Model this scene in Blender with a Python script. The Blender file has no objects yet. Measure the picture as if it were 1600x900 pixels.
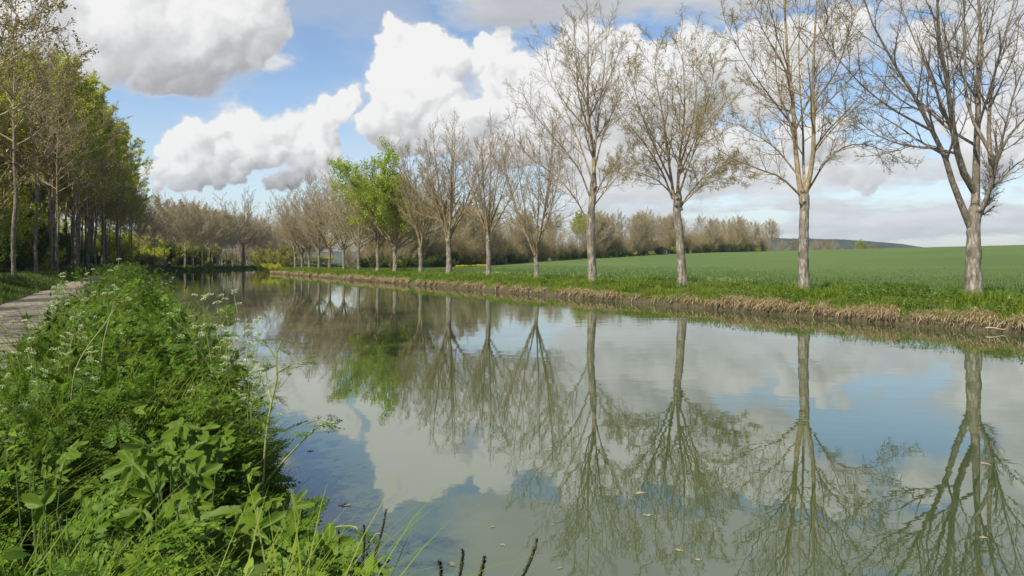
import bpy, math, random
import numpy as np
from mathutils import Vector

SC = bpy.context.scene
COL = SC.collection
rng = np.random.default_rng(11)
F_PX, HOR, CAMH = 1150.0, 409.0, 1.95          # focal length in photo pixels, horizon row, eye above the water
TH = math.atan(600.0 / F_PX)                    # the canal runs this far left of the view axis
SN, CS = math.sin(TH), math.cos(TH)


def W(s, p):                                    # canal coordinates (along, across) to world x, y
    return (-SN * s + CS * p, CS * s + SN * p)


def SP(x, y):
    return (-SN * x + CS * y, CS * x + SN * y)


def px(x, y, Y):                                # a photo pixel at depth Y metres
    return np.array([(x - 800) / F_PX * Y, Y, CAMH - (y - HOR) / F_PX * Y])


def sstep(a, b, x):
    t = np.clip((np.asarray(x, float) - a) / (b - a), 0, 1)
    return t * t * (3 - 2 * t)


def nrm(v):
    return v / np.maximum(np.linalg.norm(v, axis=-1, keepdims=True), 1e-9)


# ------------------------------------------------------------------ mesh collecting
class MB:
    def __init__(self):
        self.V = []; self.F = []; self.n = 0

    def add(self, V, *faces):
        V = np.asarray(V, np.float32).reshape(-1, 3)
        self.V.append(V)
        for f in faces:
            f = np.asarray(f, np.int64)
            if f.size: self.F.append(f + self.n)
        self.n += len(V)

    def mesh(self, name, m, smooth=True):
        me = bpy.data.meshes.new(name)
        if self.n == 0: return me
        V = np.concatenate(self.V)
        me.vertices.add(len(V)); me.vertices.foreach_set('co', V.ravel())
        nl = sum(f.size for f in self.F)
        loops = np.concatenate([f.ravel() for f in self.F]).astype(np.int32)
        tot = np.concatenate([np.full(len(f), f.shape[1], np.int32) for f in self.F])
        st = np.concatenate([[0], np.cumsum(tot)[:-1]]).astype(np.int32)
        me.loops.add(nl); me.loops.foreach_set('vertex_index', loops)
        me.polygons.add(len(tot)); me.polygons.foreach_set('loop_start', st); me.polygons.foreach_set('loop_total', tot)
        if smooth: me.polygons.foreach_set('use_smooth', np.ones(len(tot), bool))
        me.update(calc_edges=True)
        me.materials.append(m)
        return me

    def obj(self, name, m, parent=None, smooth=True):
        o = bpy.data.objects.new(name, self.mesh(name, m, smooth))
        COL.objects.link(o)
        if parent is not None: o.parent = parent
        return o


def tag(o, label=None, cat=None, group=None, kind=None):
    if label: o['label'] = label
    if cat: o['category'] = cat
    if group: o['group'] = group
    if kind: o['kind'] = kind
    return o


def thing(name, label, cat, loc=(0, 0, 0), group=None, rotz=0, scale=1.0):
    o = bpy.data.objects.new(name, None); COL.objects.link(o)
    o.empty_display_size = 0.3
    o.location = [float(v) for v in loc]; o.rotation_euler = (0, 0, rotz)
    o.scale = (scale,) * 3 if np.isscalar(scale) else scale
    return tag(o, label, cat, group)


def children_of(o):
    return [c for c in bpy.data.objects if c.parent == o]


KIDS = {}


def dup(root, loc, rotz=0, scale=1.0, label=None, cat=None, group=None):
    """a copy of a thing with copies of its parts and sub-parts"""
    r = root.copy(); COL.objects.link(r)
    r.location = [float(v) for v in loc]; r.rotation_euler = (0, 0, rotz)
    r.scale = (scale,) * 3 if np.isscalar(scale) else scale
    if label: r['label'] = label
    if cat: r['category'] = cat
    if group: r['group'] = group
    if root.name not in KIDS:
        KIDS[root.name] = [(c, children_of(c)) for c in children_of(root)]
    for ch, sub in KIDS[root.name]:
        c = ch.copy(); COL.objects.link(c); c.parent = r
        for g in sub:
            d = g.copy(); COL.objects.link(d); d.parent = c
    return r


# ------------------------------------------------------------------ tubes and leaves, vectorised
def tubes(mb, P, R, k):
    P = np.asarray(P, float); R = np.asarray(R, float)
    M, n, _ = P.shape
    if M == 0: return
    T = np.empty_like(P)
    T[:, 1:-1] = P[:, 2:] - P[:, :-2]; T[:, 0] = P[:, 1] - P[:, 0]; T[:, -1] = P[:, -1] - P[:, -2]
    T = nrm(T)
    mean = nrm(P[:, -1] - P[:, 0])
    ref = np.where(np.abs(mean[:, 2:3]) < 0.8, np.array([[0, 0, 1.0]]), np.array([[1.0, 0.13, 0]]))
    u = nrm(np.cross(T, ref[:, None, :])); v = np.cross(T, u)
    a = np.arange(k) * 2 * math.pi / k
    ring = u[:, :, None, :] * np.cos(a)[:, None] + v[:, :, None, :] * np.sin(a)[:, None]
    V = P[:, :, None, :] + ring * R[:, :, None, None]
    base = (np.arange(M) * n * k)[:, None, None]
    i = (np.arange(n - 1) * k)[None, :, None]; j = np.arange(k)[None, None, :]; j2 = (j + 1) % k
    q = np.stack([base + i + j, base + i + j2, base + i + k + j2, base + i + k + j], -1).reshape(-1, 4)
    mb.add(V, q[:, ::-1])


def frames(d, up=(0, 0, 1.0), roll=None, jitter=0.0, g=None):
    """rotation matrices whose y axis is d and whose z axis leans to `up`"""
    g = g or rng
    d = nrm(np.asarray(d, float))
    up = np.broadcast_to(np.asarray(up, float), d.shape)
    if jitter: up = up + g.normal(0, jitter, d.shape)
    x = nrm(np.cross(d, up)); z = np.cross(x, d)
    if roll is not None:
        c, s = np.cos(roll)[:, None], np.sin(roll)[:, None]
        x, z = c * x + s * z, -s * x + c * z
    return np.stack([x, d, z], -1)


def scatter(mb, tmpl, pos, rot, scale):
    TV, TF = tmpl
    pos = np.asarray(pos, float); N = len(pos)
    if N == 0: return
    scale = np.broadcast_to(np.asarray(scale, float).reshape(-1, 1) if np.ndim(scale) < 2 else scale, (N, 3)) if np.ndim(scale) else np.full((N, 3), scale)
    L = TV[None] * scale[:, None, :]
    V = np.einsum('nij,nmj->nmi', rot, L) + pos[:, None, :]
    m = len(TV); off = (np.arange(N) * m)[:, None, None]
    mb.add(V, *[(np.asarray(f)[None] + off).reshape(-1, np.asarray(f).shape[1]) for f in TF])


def leaf_tmpl(width, n=4, fold=0.15, droop=0.2, tooth=0.0, prof=None):
    """a leaf of unit length along y with a folded midrib"""
    t = np.linspace(0, 1, n + 1)
    w = prof(t) if prof else np.sin(np.pi * np.clip(t, 0, 1) ** 0.75) * (1 - 0.25 * t)
    w = w * width / max(w.max(), 1e-6) / 2
    if tooth: w = w * (1 + tooth * np.where(np.arange(n + 1) % 2, 1, -1))
    w[-1] = 0.002; w[0] = max(w[0], 0.01)
    z = -droop * t ** 2
    L = np.stack([-w, t, z + fold * w], -1); C = np.stack([0 * t, t, z], -1); R = np.stack([w, t, z + fold * w], -1)
    V = np.concatenate([L, C, R]); m = n + 1
    i = np.arange(n)
    q = np.concatenate([np.stack([i, m + i, m + i + 1, i + 1], -1), np.stack([m + i, 2 * m + i, 2 * m + i + 1, m + i + 1], -1)])
    return V, [q]


def lobed_tmpl(lobes=5, depth=0.45, n=40, wave=0.05, seed=1):
    """a broad palmate leaf: rounded toothed lobes round the stalk, unit length"""
    g = np.random.default_rng(seed)
    a = np.linspace(-2.55, 2.55, n)
    r = 1 - depth * (0.5 + 0.5 * np.cos(a * lobes * 1.23 + math.pi))
    r = r * (1 - 0.14 * np.abs(a)) * (1 + 0.055 * np.where(np.arange(n) % 2, 1, -1)) * (1 + g.normal(0, 0.03, n))
    x = np.sin(a) * r * 0.62; y = np.cos(a) * r * 0.62 + 0.36
    z = wave * np.cos(a * lobes * 1.23 + math.pi) * r * .5 + .4 * wave * np.sin(a * 9 + 1) * r - 0.10 * (x ** 2 + (y - .36) ** 2)
    xm, ym = x * .5, (y - .36) * .5 + .36
    zm = wave * 0.7 * np.cos(a * lobes * 1.23 + math.pi) + 0.015
    V = np.concatenate([[[0, 0.36, 0.0]], np.stack([xm, ym, zm], -1), np.stack([x, y, z], -1)])
    i = np.arange(n - 1)
    tri = np.stack([np.zeros(n - 1, int), 1 + i + 1, 1 + i], -1)
    q = np.stack([1 + i, 1 + i + 1, 1 + n + i + 1, 1 + n + i], -1)
    return V, [tri, q]


def merge_tmpl(parts):
    mb = MB()
    for V, F in parts: mb.add(V, *F)
    by = {}
    for f in mb.F: by.setdefault(f.shape[1], []).append(f)
    return np.concatenate(mb.V).astype(float), [np.concatenate(v) for v in by.values()]


def fern_tmpl(pairs=7, sub=4, seed=2):
    """a twice-divided feathery leaf like cow parsley, unit length"""
    g = np.random.default_rng(seed)
    lf = leaf_tmpl(0.55, 2, 0.1, 0.1)
    mb = MB()
    for i in range(pairs + 1):
        t = 0.22 + 0.78 * i / pairs
        ln = 0.42 * (1 - 0.8 * (t - .22) / .78) + 0.05
        for sd in ((-1, 1) if i < pairs else (0,)):
            d0 = nrm(np.array([sd * 0.85, 0.6 if sd else 1, -0.1 + g.normal(0, .08)]))
            o = np.array([0, t, -0.18 * t * t])
            for j in range(sub + 1):
                q = 0.25 + 0.75 * j / sub
                for s2 in ((-1, 1) if j < sub else (0,)):
                    pr = np.array([-d0[1] * s2, d0[0] * s2, g.normal(0, .1)])
                    d = nrm(d0 * 0.75 + pr * 0.8)[None]
                    sc = ln * 0.42 * (1 - .6 * q) + 0.02
                    Rm = frames(d, jitter=.25, g=g)
                    V = np.einsum('nij,mj->nmi', Rm, lf[0] * sc)[0] + o + d0 * ln * q - np.array([0, 0, 0.05 * q * q * ln])
                    mb.add(V, *lf[1])
    P = np.array([[[0, 0, 0], [0, .5, -.045], [0, 1, -.18]]], float)
    tubes(mb, P, np.array([[.008, .006, .003]]), 3)
    by = {}
    for f in mb.F: by.setdefault(f.shape[1], []).append(f)
    return np.concatenate(mb.V).astype(float), [np.concatenate(v) for v in by.values()]


def blades(mb, pos, h, w, lean, nseg=3, curl=0.5, g=None, az=None):
    """grass blades: a tapering strip that bends over"""
    g = g or rng
    N = len(pos)
    if N == 0: return
    az = g.uniform(0, 2 * math.pi, N) if az is None else az
    d = np.stack([np.cos(az), np.sin(az), 0 * az], -1); sd = np.stack([-np.sin(az), np.cos(az), 0 * az], -1)
    rows = []
    p = np.array(pos, float); ang = np.asarray(lean, float) * np.ones(N)
    for i in range(nseg + 1):
        t = i / nseg
        ww = (np.asarray(w) * (1 - t) ** 0.7 * np.ones(N))[:, None] * 0.5
        if i < nseg: rows += [p - sd * ww, p + sd * ww]
        else: rows += [p.copy()]
        st = (np.asarray(h) / nseg * np.ones(N))[:, None]
        p = p + st * (np.cos(ang)[:, None] * np.array([0, 0, 1.0]) + np.sin(ang)[:, None] * d)
        ang = ang + curl * g.uniform(.4, 1.4, N) / nseg * 1.6
    V = np.stack(rows, 1); m = V.shape[1]; off = (np.arange(N) * m)[:, None, None]
    q = [[2 * i, 2 * i + 1, 2 * i + 3, 2 * i + 2] for i in range(nseg - 1)]
    fs = [(np.array([[2 * nseg - 2, 2 * nseg - 1, 2 * nseg]])[None] + off).reshape(-1, 3)]
    if q: fs.append((np.array(q)[None] + off).reshape(-1, 4))
    mb.add(V, *fs)


# ------------------------------------------------------------------ materials
class N:
    def __init__(self, nt): self.nt = nt

    def new(self, t, **kw):
        n = self.nt.nodes.new(t)
        for k, v in kw.items():
            if hasattr(n, k): setattr(n, k, v)
        return n

    def link(self, a, b): self.nt.links.new(a, b)

    def val(self, sock, v):
        if isinstance(v, bpy.types.NodeSocket): self.link(v, sock)
        elif v is not None: sock.default_value = v

    def math(self, op, a, b=None, c=None, clamp=False):
        n = self.new('ShaderNodeMath', operation=op, use_clamp=clamp)
        self.val(n.inputs[0], a)
        if b is not None: self.val(n.inputs[1], b)
        if c is not None: self.val(n.inputs[2], c)
        return n.outputs[0]

    def vm(self, op, a, b=None, scale=None):
        n = self.new('ShaderNodeVectorMath', operation=op)
        self.val(n.inputs[0], a)
        if b is not None: self.val(n.inputs[1], b)
        if scale is not None: self.val(n.inputs['Scale'], scale)
        return n.outputs['Value'] if op in ('LENGTH', 'DOT_PRODUCT', 'DISTANCE') else n.outputs[0]

    def noise(self, vec, scale, detail=4, rough=0.55, dist=0.0, out='Fac'):
        n = self.new('ShaderNodeTexNoise')
        if vec is not None: self.link(vec, n.inputs['Vector'])
        n.inputs['Scale'].default_value = scale; n.inputs['Detail'].default_value = detail
        n.inputs['Roughness'].default_value = rough; n.inputs['Distortion'].default_value = dist
        return n.outputs[out]

    def ramp(self, fac, stops, interp='LINEAR'):
        n = self.new('ShaderNodeValToRGB'); n.color_ramp.interpolation = interp
        e = n.color_ramp.elements
        while len(e) < len(stops): e.new(0.5)
        for k, (p, c) in enumerate(stops):
            e[k].position = p; e[k].color = (c, c, c, 1) if np.isscalar(c) else (*c, 1)
        self.link(fac, n.inputs[0])
        return n.outputs[0]

    def mix(self, fac, a, b, blend='MIX'):
        n = self.new('ShaderNodeMix', data_type='RGBA', blend_type=blend)
        self.val(n.inputs[0], fac)
        for i, v in ((6, a), (7, b)):
            if isinstance(v, bpy.types.NodeSocket): self.link(v, n.inputs[i])
            else: n.inputs[i].default_value = (*v, 1)
        return n.outputs[2]

    def maprange(self, v, a, b, c=0.0, d=1.0, smooth=True):
        n = self.new('ShaderNodeMapRange'); n.interpolation_type = 'SMOOTHSTEP' if smooth else 'LINEAR'
        self.val(n.inputs[0], v)
        for i, x in enumerate((a, b, c, d)): self.val(n.inputs[i + 1], x)
        return n.outputs[0]


def new_mat(name):
    m = bpy.data.materials.new(name); m.use_nodes = True
    nt = m.node_tree; nt.nodes.clear()
    h = N(nt); out = h.new('ShaderNodeOutputMaterial')
    return m, h, out


def coords(h, scale=(1, 1, 1), kind='Object'):
    tc = h.new('ShaderNodeTexCoord'); mp = h.new('ShaderNodeMapping')
    mp.inputs['Scale'].default_value = scale
    h.link(tc.outputs[kind], mp.inputs[0])
    return mp.outputs[0]


def position(h, scale=(1, 1, 1)):
    g = h.new('ShaderNodeNewGeometry'); mp = h.new('ShaderNodeMapping')
    mp.inputs['Scale'].default_value = scale
    h.link(g.outputs['Position'], mp.inputs[0])
    return mp.outputs[0]


def principled(h, out, col, rough=0.8, spec=0.3, normal=None):
    b = h.new('ShaderNodeBsdfPrincipled')
    if isinstance(col, bpy.types.NodeSocket): h.link(col, b.inputs['Base Color'])
    else: b.inputs['Base Color'].default_value = (*col, 1)
    h.val(b.inputs['Roughness'], rough)
    b.inputs['Specular IOR Level'].default_value = spec
    if normal is not None: h.link(normal, b.inputs['Normal'])
    h.link(b.outputs[0], out.inputs['Surface'])
    return b


def bump(h, height, strength, dist):
    b = h.new('ShaderNodeBump'); b.inputs['Strength'].default_value = strength; b.inputs['Distance'].default_value = dist
    h.link(height, b.inputs['Height'])
    return b.outputs[0]


def leaf_mat(name, stops, trans=0.4, rough=0.5, spec=0.35, clump=0.0):
    """leaf with a colour of its own for every loose leaf, thin enough to let light through"""
    m, h, out = new_mat(name)
    g = h.new('ShaderNodeNewGeometry')
    n = len(stops)
    f = g.outputs['Random Per Island']
    if clump:
        pos = position(h)
        f = h.math('ADD', h.math('MULTIPLY', f, 1 - clump), h.math('MULTIPLY', h.maprange(h.noise(pos, 0.9, 3), .3, .7), clump))
    col = h.ramp(f, [(i / max(n - 1, 1), c) for i, c in enumerate(stops)])
    b = h.new('ShaderNodeBsdfPrincipled'); h.link(col, b.inputs['Base Color'])
    b.inputs['Roughness'].default_value = rough; b.inputs['Specular IOR Level'].default_value = spec
    t = h.new('ShaderNodeBsdfTranslucent')
    tint = h.mix(0.35, col, h.mix(1.0, col, (1.5, 1.5, 0.5), 'MULTIPLY'))
    h.link(tint, t.inputs[0])
    mx = h.new('ShaderNodeMixShader'); mx.inputs[0].default_value = trans
    h.link(b.outputs[0], mx.inputs[1]); h.link(t.outputs[0], mx.inputs[2]); h.link(mx.outputs[0], out.inputs[0])
    return m


def bark_mat(name, dark, mid, pale, scale=1.0, lichen=None):
    m, h, out = new_mat(name)
    v = coords(h, (3.2 * scale, 3.2 * scale, 0.9 * scale)); v2 = coords(h, (1, 1, 1))
    a = h.noise(v, 3.0, 7, .62, .4); b = h.noise(v2, 1.3 * scale, 4)
    col = h.ramp(a, [(0.30, dark), (0.5, mid), (0.68, pale)])
    col = h.mix(h.maprange(b, .45, .68, 0, .75), col, h.mix(.5, mid, dark))
    if lichen:
        col = h.mix(h.maprange(h.noise(v2, 4.5 * scale, 5), .56, .66, 0, .6), col, lichen)
    nrmv = bump(h, a, 0.7, 0.03)
    principled(h, out, col, 0.92, 0.15, nrmv)
    return m


def plain_mat(name, c1, c2, scale=4.0, rough=0.85, spec=0.2, bstr=0.3, bdist=0.02, detail=5):
    m, h, out = new_mat(name)
    v = coords(h)
    a = h.noise(v, scale, detail, .6)
    principled(h, out, h.ramp(a, [(0.35, c1), (0.65, c2)]), rough, spec, bump(h, a, bstr, bdist))
    return m
# ------------------------------------------------------------------ camera, sun, sky with clouds
cam = bpy.data.cameras.new('camera'); cam_o = bpy.data.objects.new('camera', cam); COL.objects.link(cam_o)
cam.sensor_width = 36; cam.lens = 36 * F_PX / 1600; cam.shift_y = -(450 - HOR) / 1600
cam.clip_start = 0.05; cam.clip_end = 12000
cam_o.location = (0, 0, CAMH); cam_o.rotation_euler = (math.pi / 2, 0, 0)
SC.camera = cam_o

SUN_EL = math.radians(50)
SUN_H = nrm(np.array([-0.63, -0.78]))                                   # towards the sun, on the map
sv = Vector((SUN_H[0] * math.cos(SUN_EL), SUN_H[1] * math.cos(SUN_EL), math.sin(SUN_EL)))
sun = bpy.data.lights.new('sun', 'SUN'); sun.energy = 5.0; sun.angle = math.radians(0.5); sun.color = (1, 0.93, 0.80)
sun_o = bpy.data.objects.new('sun', sun); COL.objects.link(sun_o)
sun_o.rotation_euler = (-sv).to_track_quat('-Z', 'Y').to_euler(); sun_o.location = (-30, -20, 60)

SC.view_settings.view_transform = 'Standard'; SC.view_settings.look = 'None'
SC.view_settings.exposure = 0.46; SC.view_settings.gamma = 1.0; SC.view_settings.use_curve_mapping = False



# ---- the clouds: heaps of puffs, computed here once on an azimuth / elevation grid at infinite distance
AZ0, AZ1, EL0, EL1, SKW, SKH = -0.80, 0.80, -0.02, 0.62, 2048, 820
gA = np.linspace(AZ0, AZ1, SKW); gE = np.linspace(EL0, EL1, SKH)
RAD = (AZ1 - AZ0) / SKW


def aer(x, y):
    u, v = (x - 800) / F_PX, (HOR - y) / F_PX
    az = math.atan(u)
    return az, math.atan(v * math.cos(az)), math.cos(az) ** 2 / F_PX, math.cos(az) / F_PX


def spline_up(n, k, total):                                             # cubic B-spline weights from k knots to n samples
    t = np.linspace(0, k - 3.001, n); i = t.astype(int); f = t - i
    M = np.zeros((n, k)); r = np.arange(n)
    M[r, i] = (1 - f) ** 3 / 6; M[r, i + 1] = (3 * f ** 3 - 6 * f ** 2 + 4) / 6
    M[r, i + 2] = (-3 * f ** 3 + 3 * f ** 2 + 3 * f + 1) / 6; M[r, i + 3 - (i + 3 >= k)] += f ** 3 / 6
    return M


def fbm(cx, cy, octs, rough, seed):                                     # cells across and up
    g = np.random.default_rng(seed); out = np.zeros((SKH, SKW)); a = 1.0; tot = 0
    for o in range(octs):
        kx, ky = int(cx * 2 ** o) + 4, int(cy * 2 ** o) + 4
        if kx > SKW // 2: break
        out += a * (spline_up(SKH, ky, 0) @ g.normal(0, 1, (ky, kx)) @ spline_up(SKW, kx, 0).T)
        tot += a * a; a *= rough
    return out / math.sqrt(tot) / 0.6


def blur(im, s):
    n = int(3 * s) + 1; k = np.exp(-0.5 * (np.arange(-n, n + 1) / s) ** 2); k /= k.sum()
    p = np.pad(im, n, mode='edge')
    K = np.zeros(p.shape[1]); K[:2 * n + 1] = k
    p = np.fft.irfft(np.fft.rfft(p, axis=1) * np.fft.rfft(K)[None], p.shape[1], axis=1)[:, 2 * n:]
    K = np.zeros(p.shape[0]); K[:2 * n + 1] = k
    p = np.fft.irfft(np.fft.rfft(p, axis=0) * np.fft.rfft(K)[:, None], p.shape[0], axis=0)[2 * n:]
    return p[:SKH, :SKW]


def sample(im, dx, dy):                                                 # bilinear lookup displaced by dx, dy grid cells
    X = np.clip(np.arange(SKW)[None] + dx, 0, SKW - 1.001); Y = np.clip(np.arange(SKH)[:, None] + dy, 0, SKH - 1.001)
    i, j = X.astype(int), Y.astype(int); fx, fy = X - i, Y - j
    return (im[j, i] * (1 - fx) + im[j, i + 1] * fx) * (1 - fy) + (im[j + 1, i] * (1 - fx) + im[j + 1, i + 1] * fx) * fy


# centre and half sizes in photo pixels (up, down), puffs, brightness of the tops, brightness of the base
HEAPS = [
    # heavy grey cloud upper left
    (120, 30, 170, 110, 105, 60, .98, .84), (280, 40, 170, 110, 90, 60, .99, .80), (395, 20, 76, 90, 84, 30, .99, .82),
    (200, -110, 360, 100, 90, 60, .9, .7), (230, 95, 110, 50, 56, 30, .90, .76), (60, 110, 150, 70, 60, 24, .97, .84),
    # low cumulus left of centre
    (524, 170, 30, 34, 60, 14, 1.0, .86), (474, 212, 60, 40, 66, 22, 1.0, .8), (376, 226, 58, 42, 70, 22, 1.0, .8), (310, 236, 56, 44, 70, 22, 1.0, .8),
    (410, 275, 160, 40, 46, 30, .93, .66), (270, 285, 70, 36, 30, 18, .95, .78), (240, 250, 26, 22, 30, 8, .97, .85), (520, 235, 26, 40, 50, 10, .93, .8),
    # towering white cumulus in the middle
    (644, 84, 58, 44, 80, 26, 1.0, .95), (596, 128, 38, 40, 90, 18, 1.0, .93), (690, 160, 110, 76, 80, 34, 1.0, .82), (778, 86, 40, 50, 80, 18, 1.0, .95),
    (820, 100, 50, 46, 90, 18, .98, .9), (790, 215, 190, 60, 60, 40, .98, .74), (625, 200, 64, 60, 50, 18, .98, .78),
    # bank behind the avenue
    (930, 130, 120, 80, 110, 30, .96, .82), (1060, 150, 130, 100, 90, 34, .98, .84), (1180, 100, 80, 80, 100, 24, .98, .86), (1010, 250, 170, 50, 40, 34, .97, .8),
    (1240, 235, 130, 46, 46, 28, .98, .8), (1420, 270, 160, 44, 40, 30, .98, .78), (1570, 235, 110, 60, 60, 24, .98, .8), (1440, 70, 60, 30, 36, 12, .95, .84),
    (1610, 90, 60, 60, 60, 14, .97, .84), (1310, 50, 60, 36, 40, 14, .97, .86), (1120, 290, 90, 30, 30, 16, .95, .8), (1350, 190, 60, 26, 26, 10, .96, .86),
    # outside the picture, seen in the water or not at all
    (-250, 200, 200, 100, 90, 30, .97, .75), (1850, 150, 160, 120, 100, 30, .97, .78), (640, -330, 200, 90, 80, 34, .97, .75), (1250, -330, 240, 100, 90, 34, .97, .75),
    (100, -400, 240, 80, 80, 34, .97, .75)]


def make_clouds():
    g = np.random.default_rng(5)
    Z = np.full((SKH, SKW), -9.0); NX = np.zeros((SKH, SKW)); NY = NX.copy(); NZ = NX.copy(); T = NX.copy(); G0 = NX.copy()
    S = []
    for hi, (x, y, rx, ru, rd, n, top, base) in enumerate(HEAPS):
        az, el, kx, ky = aer(x, y)
        rx, ru, rd = rx * kx, ru * ky, rd * ky
        rr = min(rx, (ru + rd) / 2)
        for _ in range(n):
            a = g.uniform(0, 2 * math.pi); q = math.sqrt(g.uniform(0, 1)) * 0.86
            dx, dy = math.cos(a) * q * rx, math.sin(a) * q; dy *= ru if dy > 0 else rd * .72
            r = rr * g.uniform(.24, .46) * (1.1 - .45 * q)
            S.append((az + dx, el + dy, g.uniform(-.3, .3) * rr, r, hi, 1))
    i = 0
    while i < len(S):
        a0, e0, z0, r0, hi, lv = S[i]; i += 1
        if lv >= 4: continue
        for _ in range((0, 7, 6, 5)[lv]):
            d = g.normal(0, 1, 3); d /= np.linalg.norm(d)
            if d[2] < -.2: d[2] *= -1
            if d[1] < -.1 and g.random() < .75: d[1] *= -.6
            r = r0 * g.uniform(.34, .56)
            if r < RAD * 2.2: continue
            S.append((a0 + d[0] * r0 * .84, e0 + d[1] * r0 * .84, z0 + d[2] * r0 * .84, r, hi, lv + 1))
    for (a0, e0, z0, r, hi, lv) in S:
        x, y, rx, ru, rd, n, top, base = HEAPS[hi]
        _, el, kx, ky = aer(x, y)
        i0, i1 = np.searchsorted(gA, [a0 - r, a0 + r]); j0, j1 = np.searchsorted(gE, [e0 - r, e0 + r])
        if i1 <= i0 or j1 <= j0: continue
        dx = (gA[i0:i1][None] - a0) / r; dy = (gE[j0:j1][:, None] - e0) / r
        q = 1 - dx * dx - dy * dy
        z = np.where(q > 0, z0 + r * np.sqrt(np.maximum(q, 0)), -9)
        sl = (slice(j0, j1), slice(i0, i1)); up = z > Z[sl]
        Z[sl] = np.where(up, z, Z[sl])
        NX[sl] = np.where(up, dx, NX[sl]); NY[sl] = np.where(up, dy, NY[sl]); NZ[sl] = np.where(up, np.sqrt(np.maximum(q, 0)), NZ[sl])
        rel = np.clip(((gE[j0:j1][:, None] + 0 * dx) - (el - rd * ky)) / ((ru + rd) * ky), 0, 1)
        T[sl] = np.where(up, base + (top - base) * sstep(.05, .75, rel), T[sl])
    cov = (Z > -8).astype(float)
    L = np.array([-.62, .66, .42])
    lam = np.clip((NX * L[0] + NY * L[1] + NZ * L[2]) * .5 + .5, 0, 1) * cov
    c2, c7, c22 = blur(cov, 2.2), blur(cov, 8), blur(cov, 24)
    lam1, lam2, lam3 = blur(lam, 2.2) / (c2 + 1e-4), blur(lam, 8) / (c7 + 1e-4), blur(lam, 24) / (c22 + 1e-4)
    lam = .16 * lam1 + .34 * lam2 + .50 * lam3
    tone = blur(T * cov, 20) / (blur(cov, 20) + 1e-4)
    A, E = np.meshgrid(gA, gE)
    f1, f2, f3 = fbm(22, 9, 8, .66, 1), fbm(22, 9, 8, .66, 2), fbm(16, 10, 8, .66, 3)
    crisp = np.clip(.12 + .52 * sstep(-.30, -.22, A) * sstep(.10, -.05, A) + .6 * sstep(.2, .12, E) * sstep(-.1, -.2, A), 0, 1)
    dx, dy = f1 * 11.0, f2 * 8.0
    cs = crisp * (.55 * c2 + .45 * c7) + (1 - crisp) * (.10 * c2 + .30 * c7 + .25 * c22 + .35 * blur(cov, 44))
    cs = sample(cs, dx, dy); lam = sample(lam, dx, dy); tone = sample(tone, dx * 2.2, dy * 2.2)
    al = sstep(.22, .62, cs + (.07 + .13 * (1 - crisp)) * f3)
    rel = .26 + .34 * crisp
    lum = tone * (1.03 - rel * .62 + rel * sstep(.25, .86, lam)) + .014 * f3
    lum = np.clip(lum, 0, 1.03)
    # broken soft bank filling the right half of the sky
    b1 = fbm(8, 9, 9, .60, 41)
    bd = b1 + 2.6 * (sstep(-.02, .10, A) * sstep(.04, .12, E) * sstep(.40, .30, E)) - 1.92
    hole = np.exp(-((A - aer(1380, 130)[0]) / .13) ** 2 - ((E - aer(1380, 130)[1]) / .055) ** 2)
    bd -= 1.1 * hole
    rl = blur(b1, 3); rl = np.roll(np.roll(rl, 9, 1), -9, 0) - rl            # towards the light and away from it
    ba = sstep(-.35, .45, bd); bl = np.clip(.95 - .11 * np.clip(rl, -1, 1) - .05 * sstep(.2, 1.4, bd), .7, 1)
    bl = bl - .07 * sstep(.26, .34, E)
    mx = 1 - (1 - al) * (1 - ba * .93)
    lum = np.where(mx > 1e-4, (lum * al + bl * ba * .93 * (1 - al)) / (mx + 1e-6), .9); al = mx
    # small flat clouds in rows towards the horizon, right of the middle
    lay = fbm(14, 26, 8, .6, 8) + .6 * fbm(6, 24, 6, .55, 9)
    wgt = sstep(-.02, .10, A) * sstep(.21, .15, E)
    a2 = sstep(-.75, .45, lay + 3.0 * (wgt - 1)) * wgt * .9
    rl = blur(lay, 2); rl = np.roll(np.roll(rl, 6, 1), -5, 0) - rl
    l2 = np.clip(.89 + .05 * sstep(-.3, 1.2, lay) - .07 * np.clip(rl, -1, 1), .7, .98)
    lum = lum * al + l2 * (1 - al); al = 1 - (1 - al) * (1 - a2)
    # grey sheet along the top and a thin veil everywhere
    e_top = aer(900, 34)[1]
    sh = sstep(-.4, 1.1, fbm(9, 9, 8, .6, 21) + 3.2 * (sstep(-.20, .02, A) * sstep(e_top - .035, e_top + .03, E) * sstep(.62, .45, E)) - 1.7)
    l3 = .80 + .05 * fbm(8, 9, 6, .55, 22)
    lum = lum * (1 - sh * .75) + l3 * sh * .75; al = 1 - (1 - al) * (1 - sh * .9)
    veil = .30 * sstep(-.2, 1.8, fbm(7, 8, 8, .6, 31)) + .30 * sstep(.26, .05, E) + .50 * sstep(.12, .0, E)
    lum = np.where(al > 1e-3, (lum * al + .90 * veil * (1 - al)) / (al + veil * (1 - al) + 1e-6), .90)
    al = 1 - (1 - al) * (1 - np.clip(veil, 0, 1))
    return np.clip(lum, .3, 1.05), np.clip(al, 0, 1)


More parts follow.
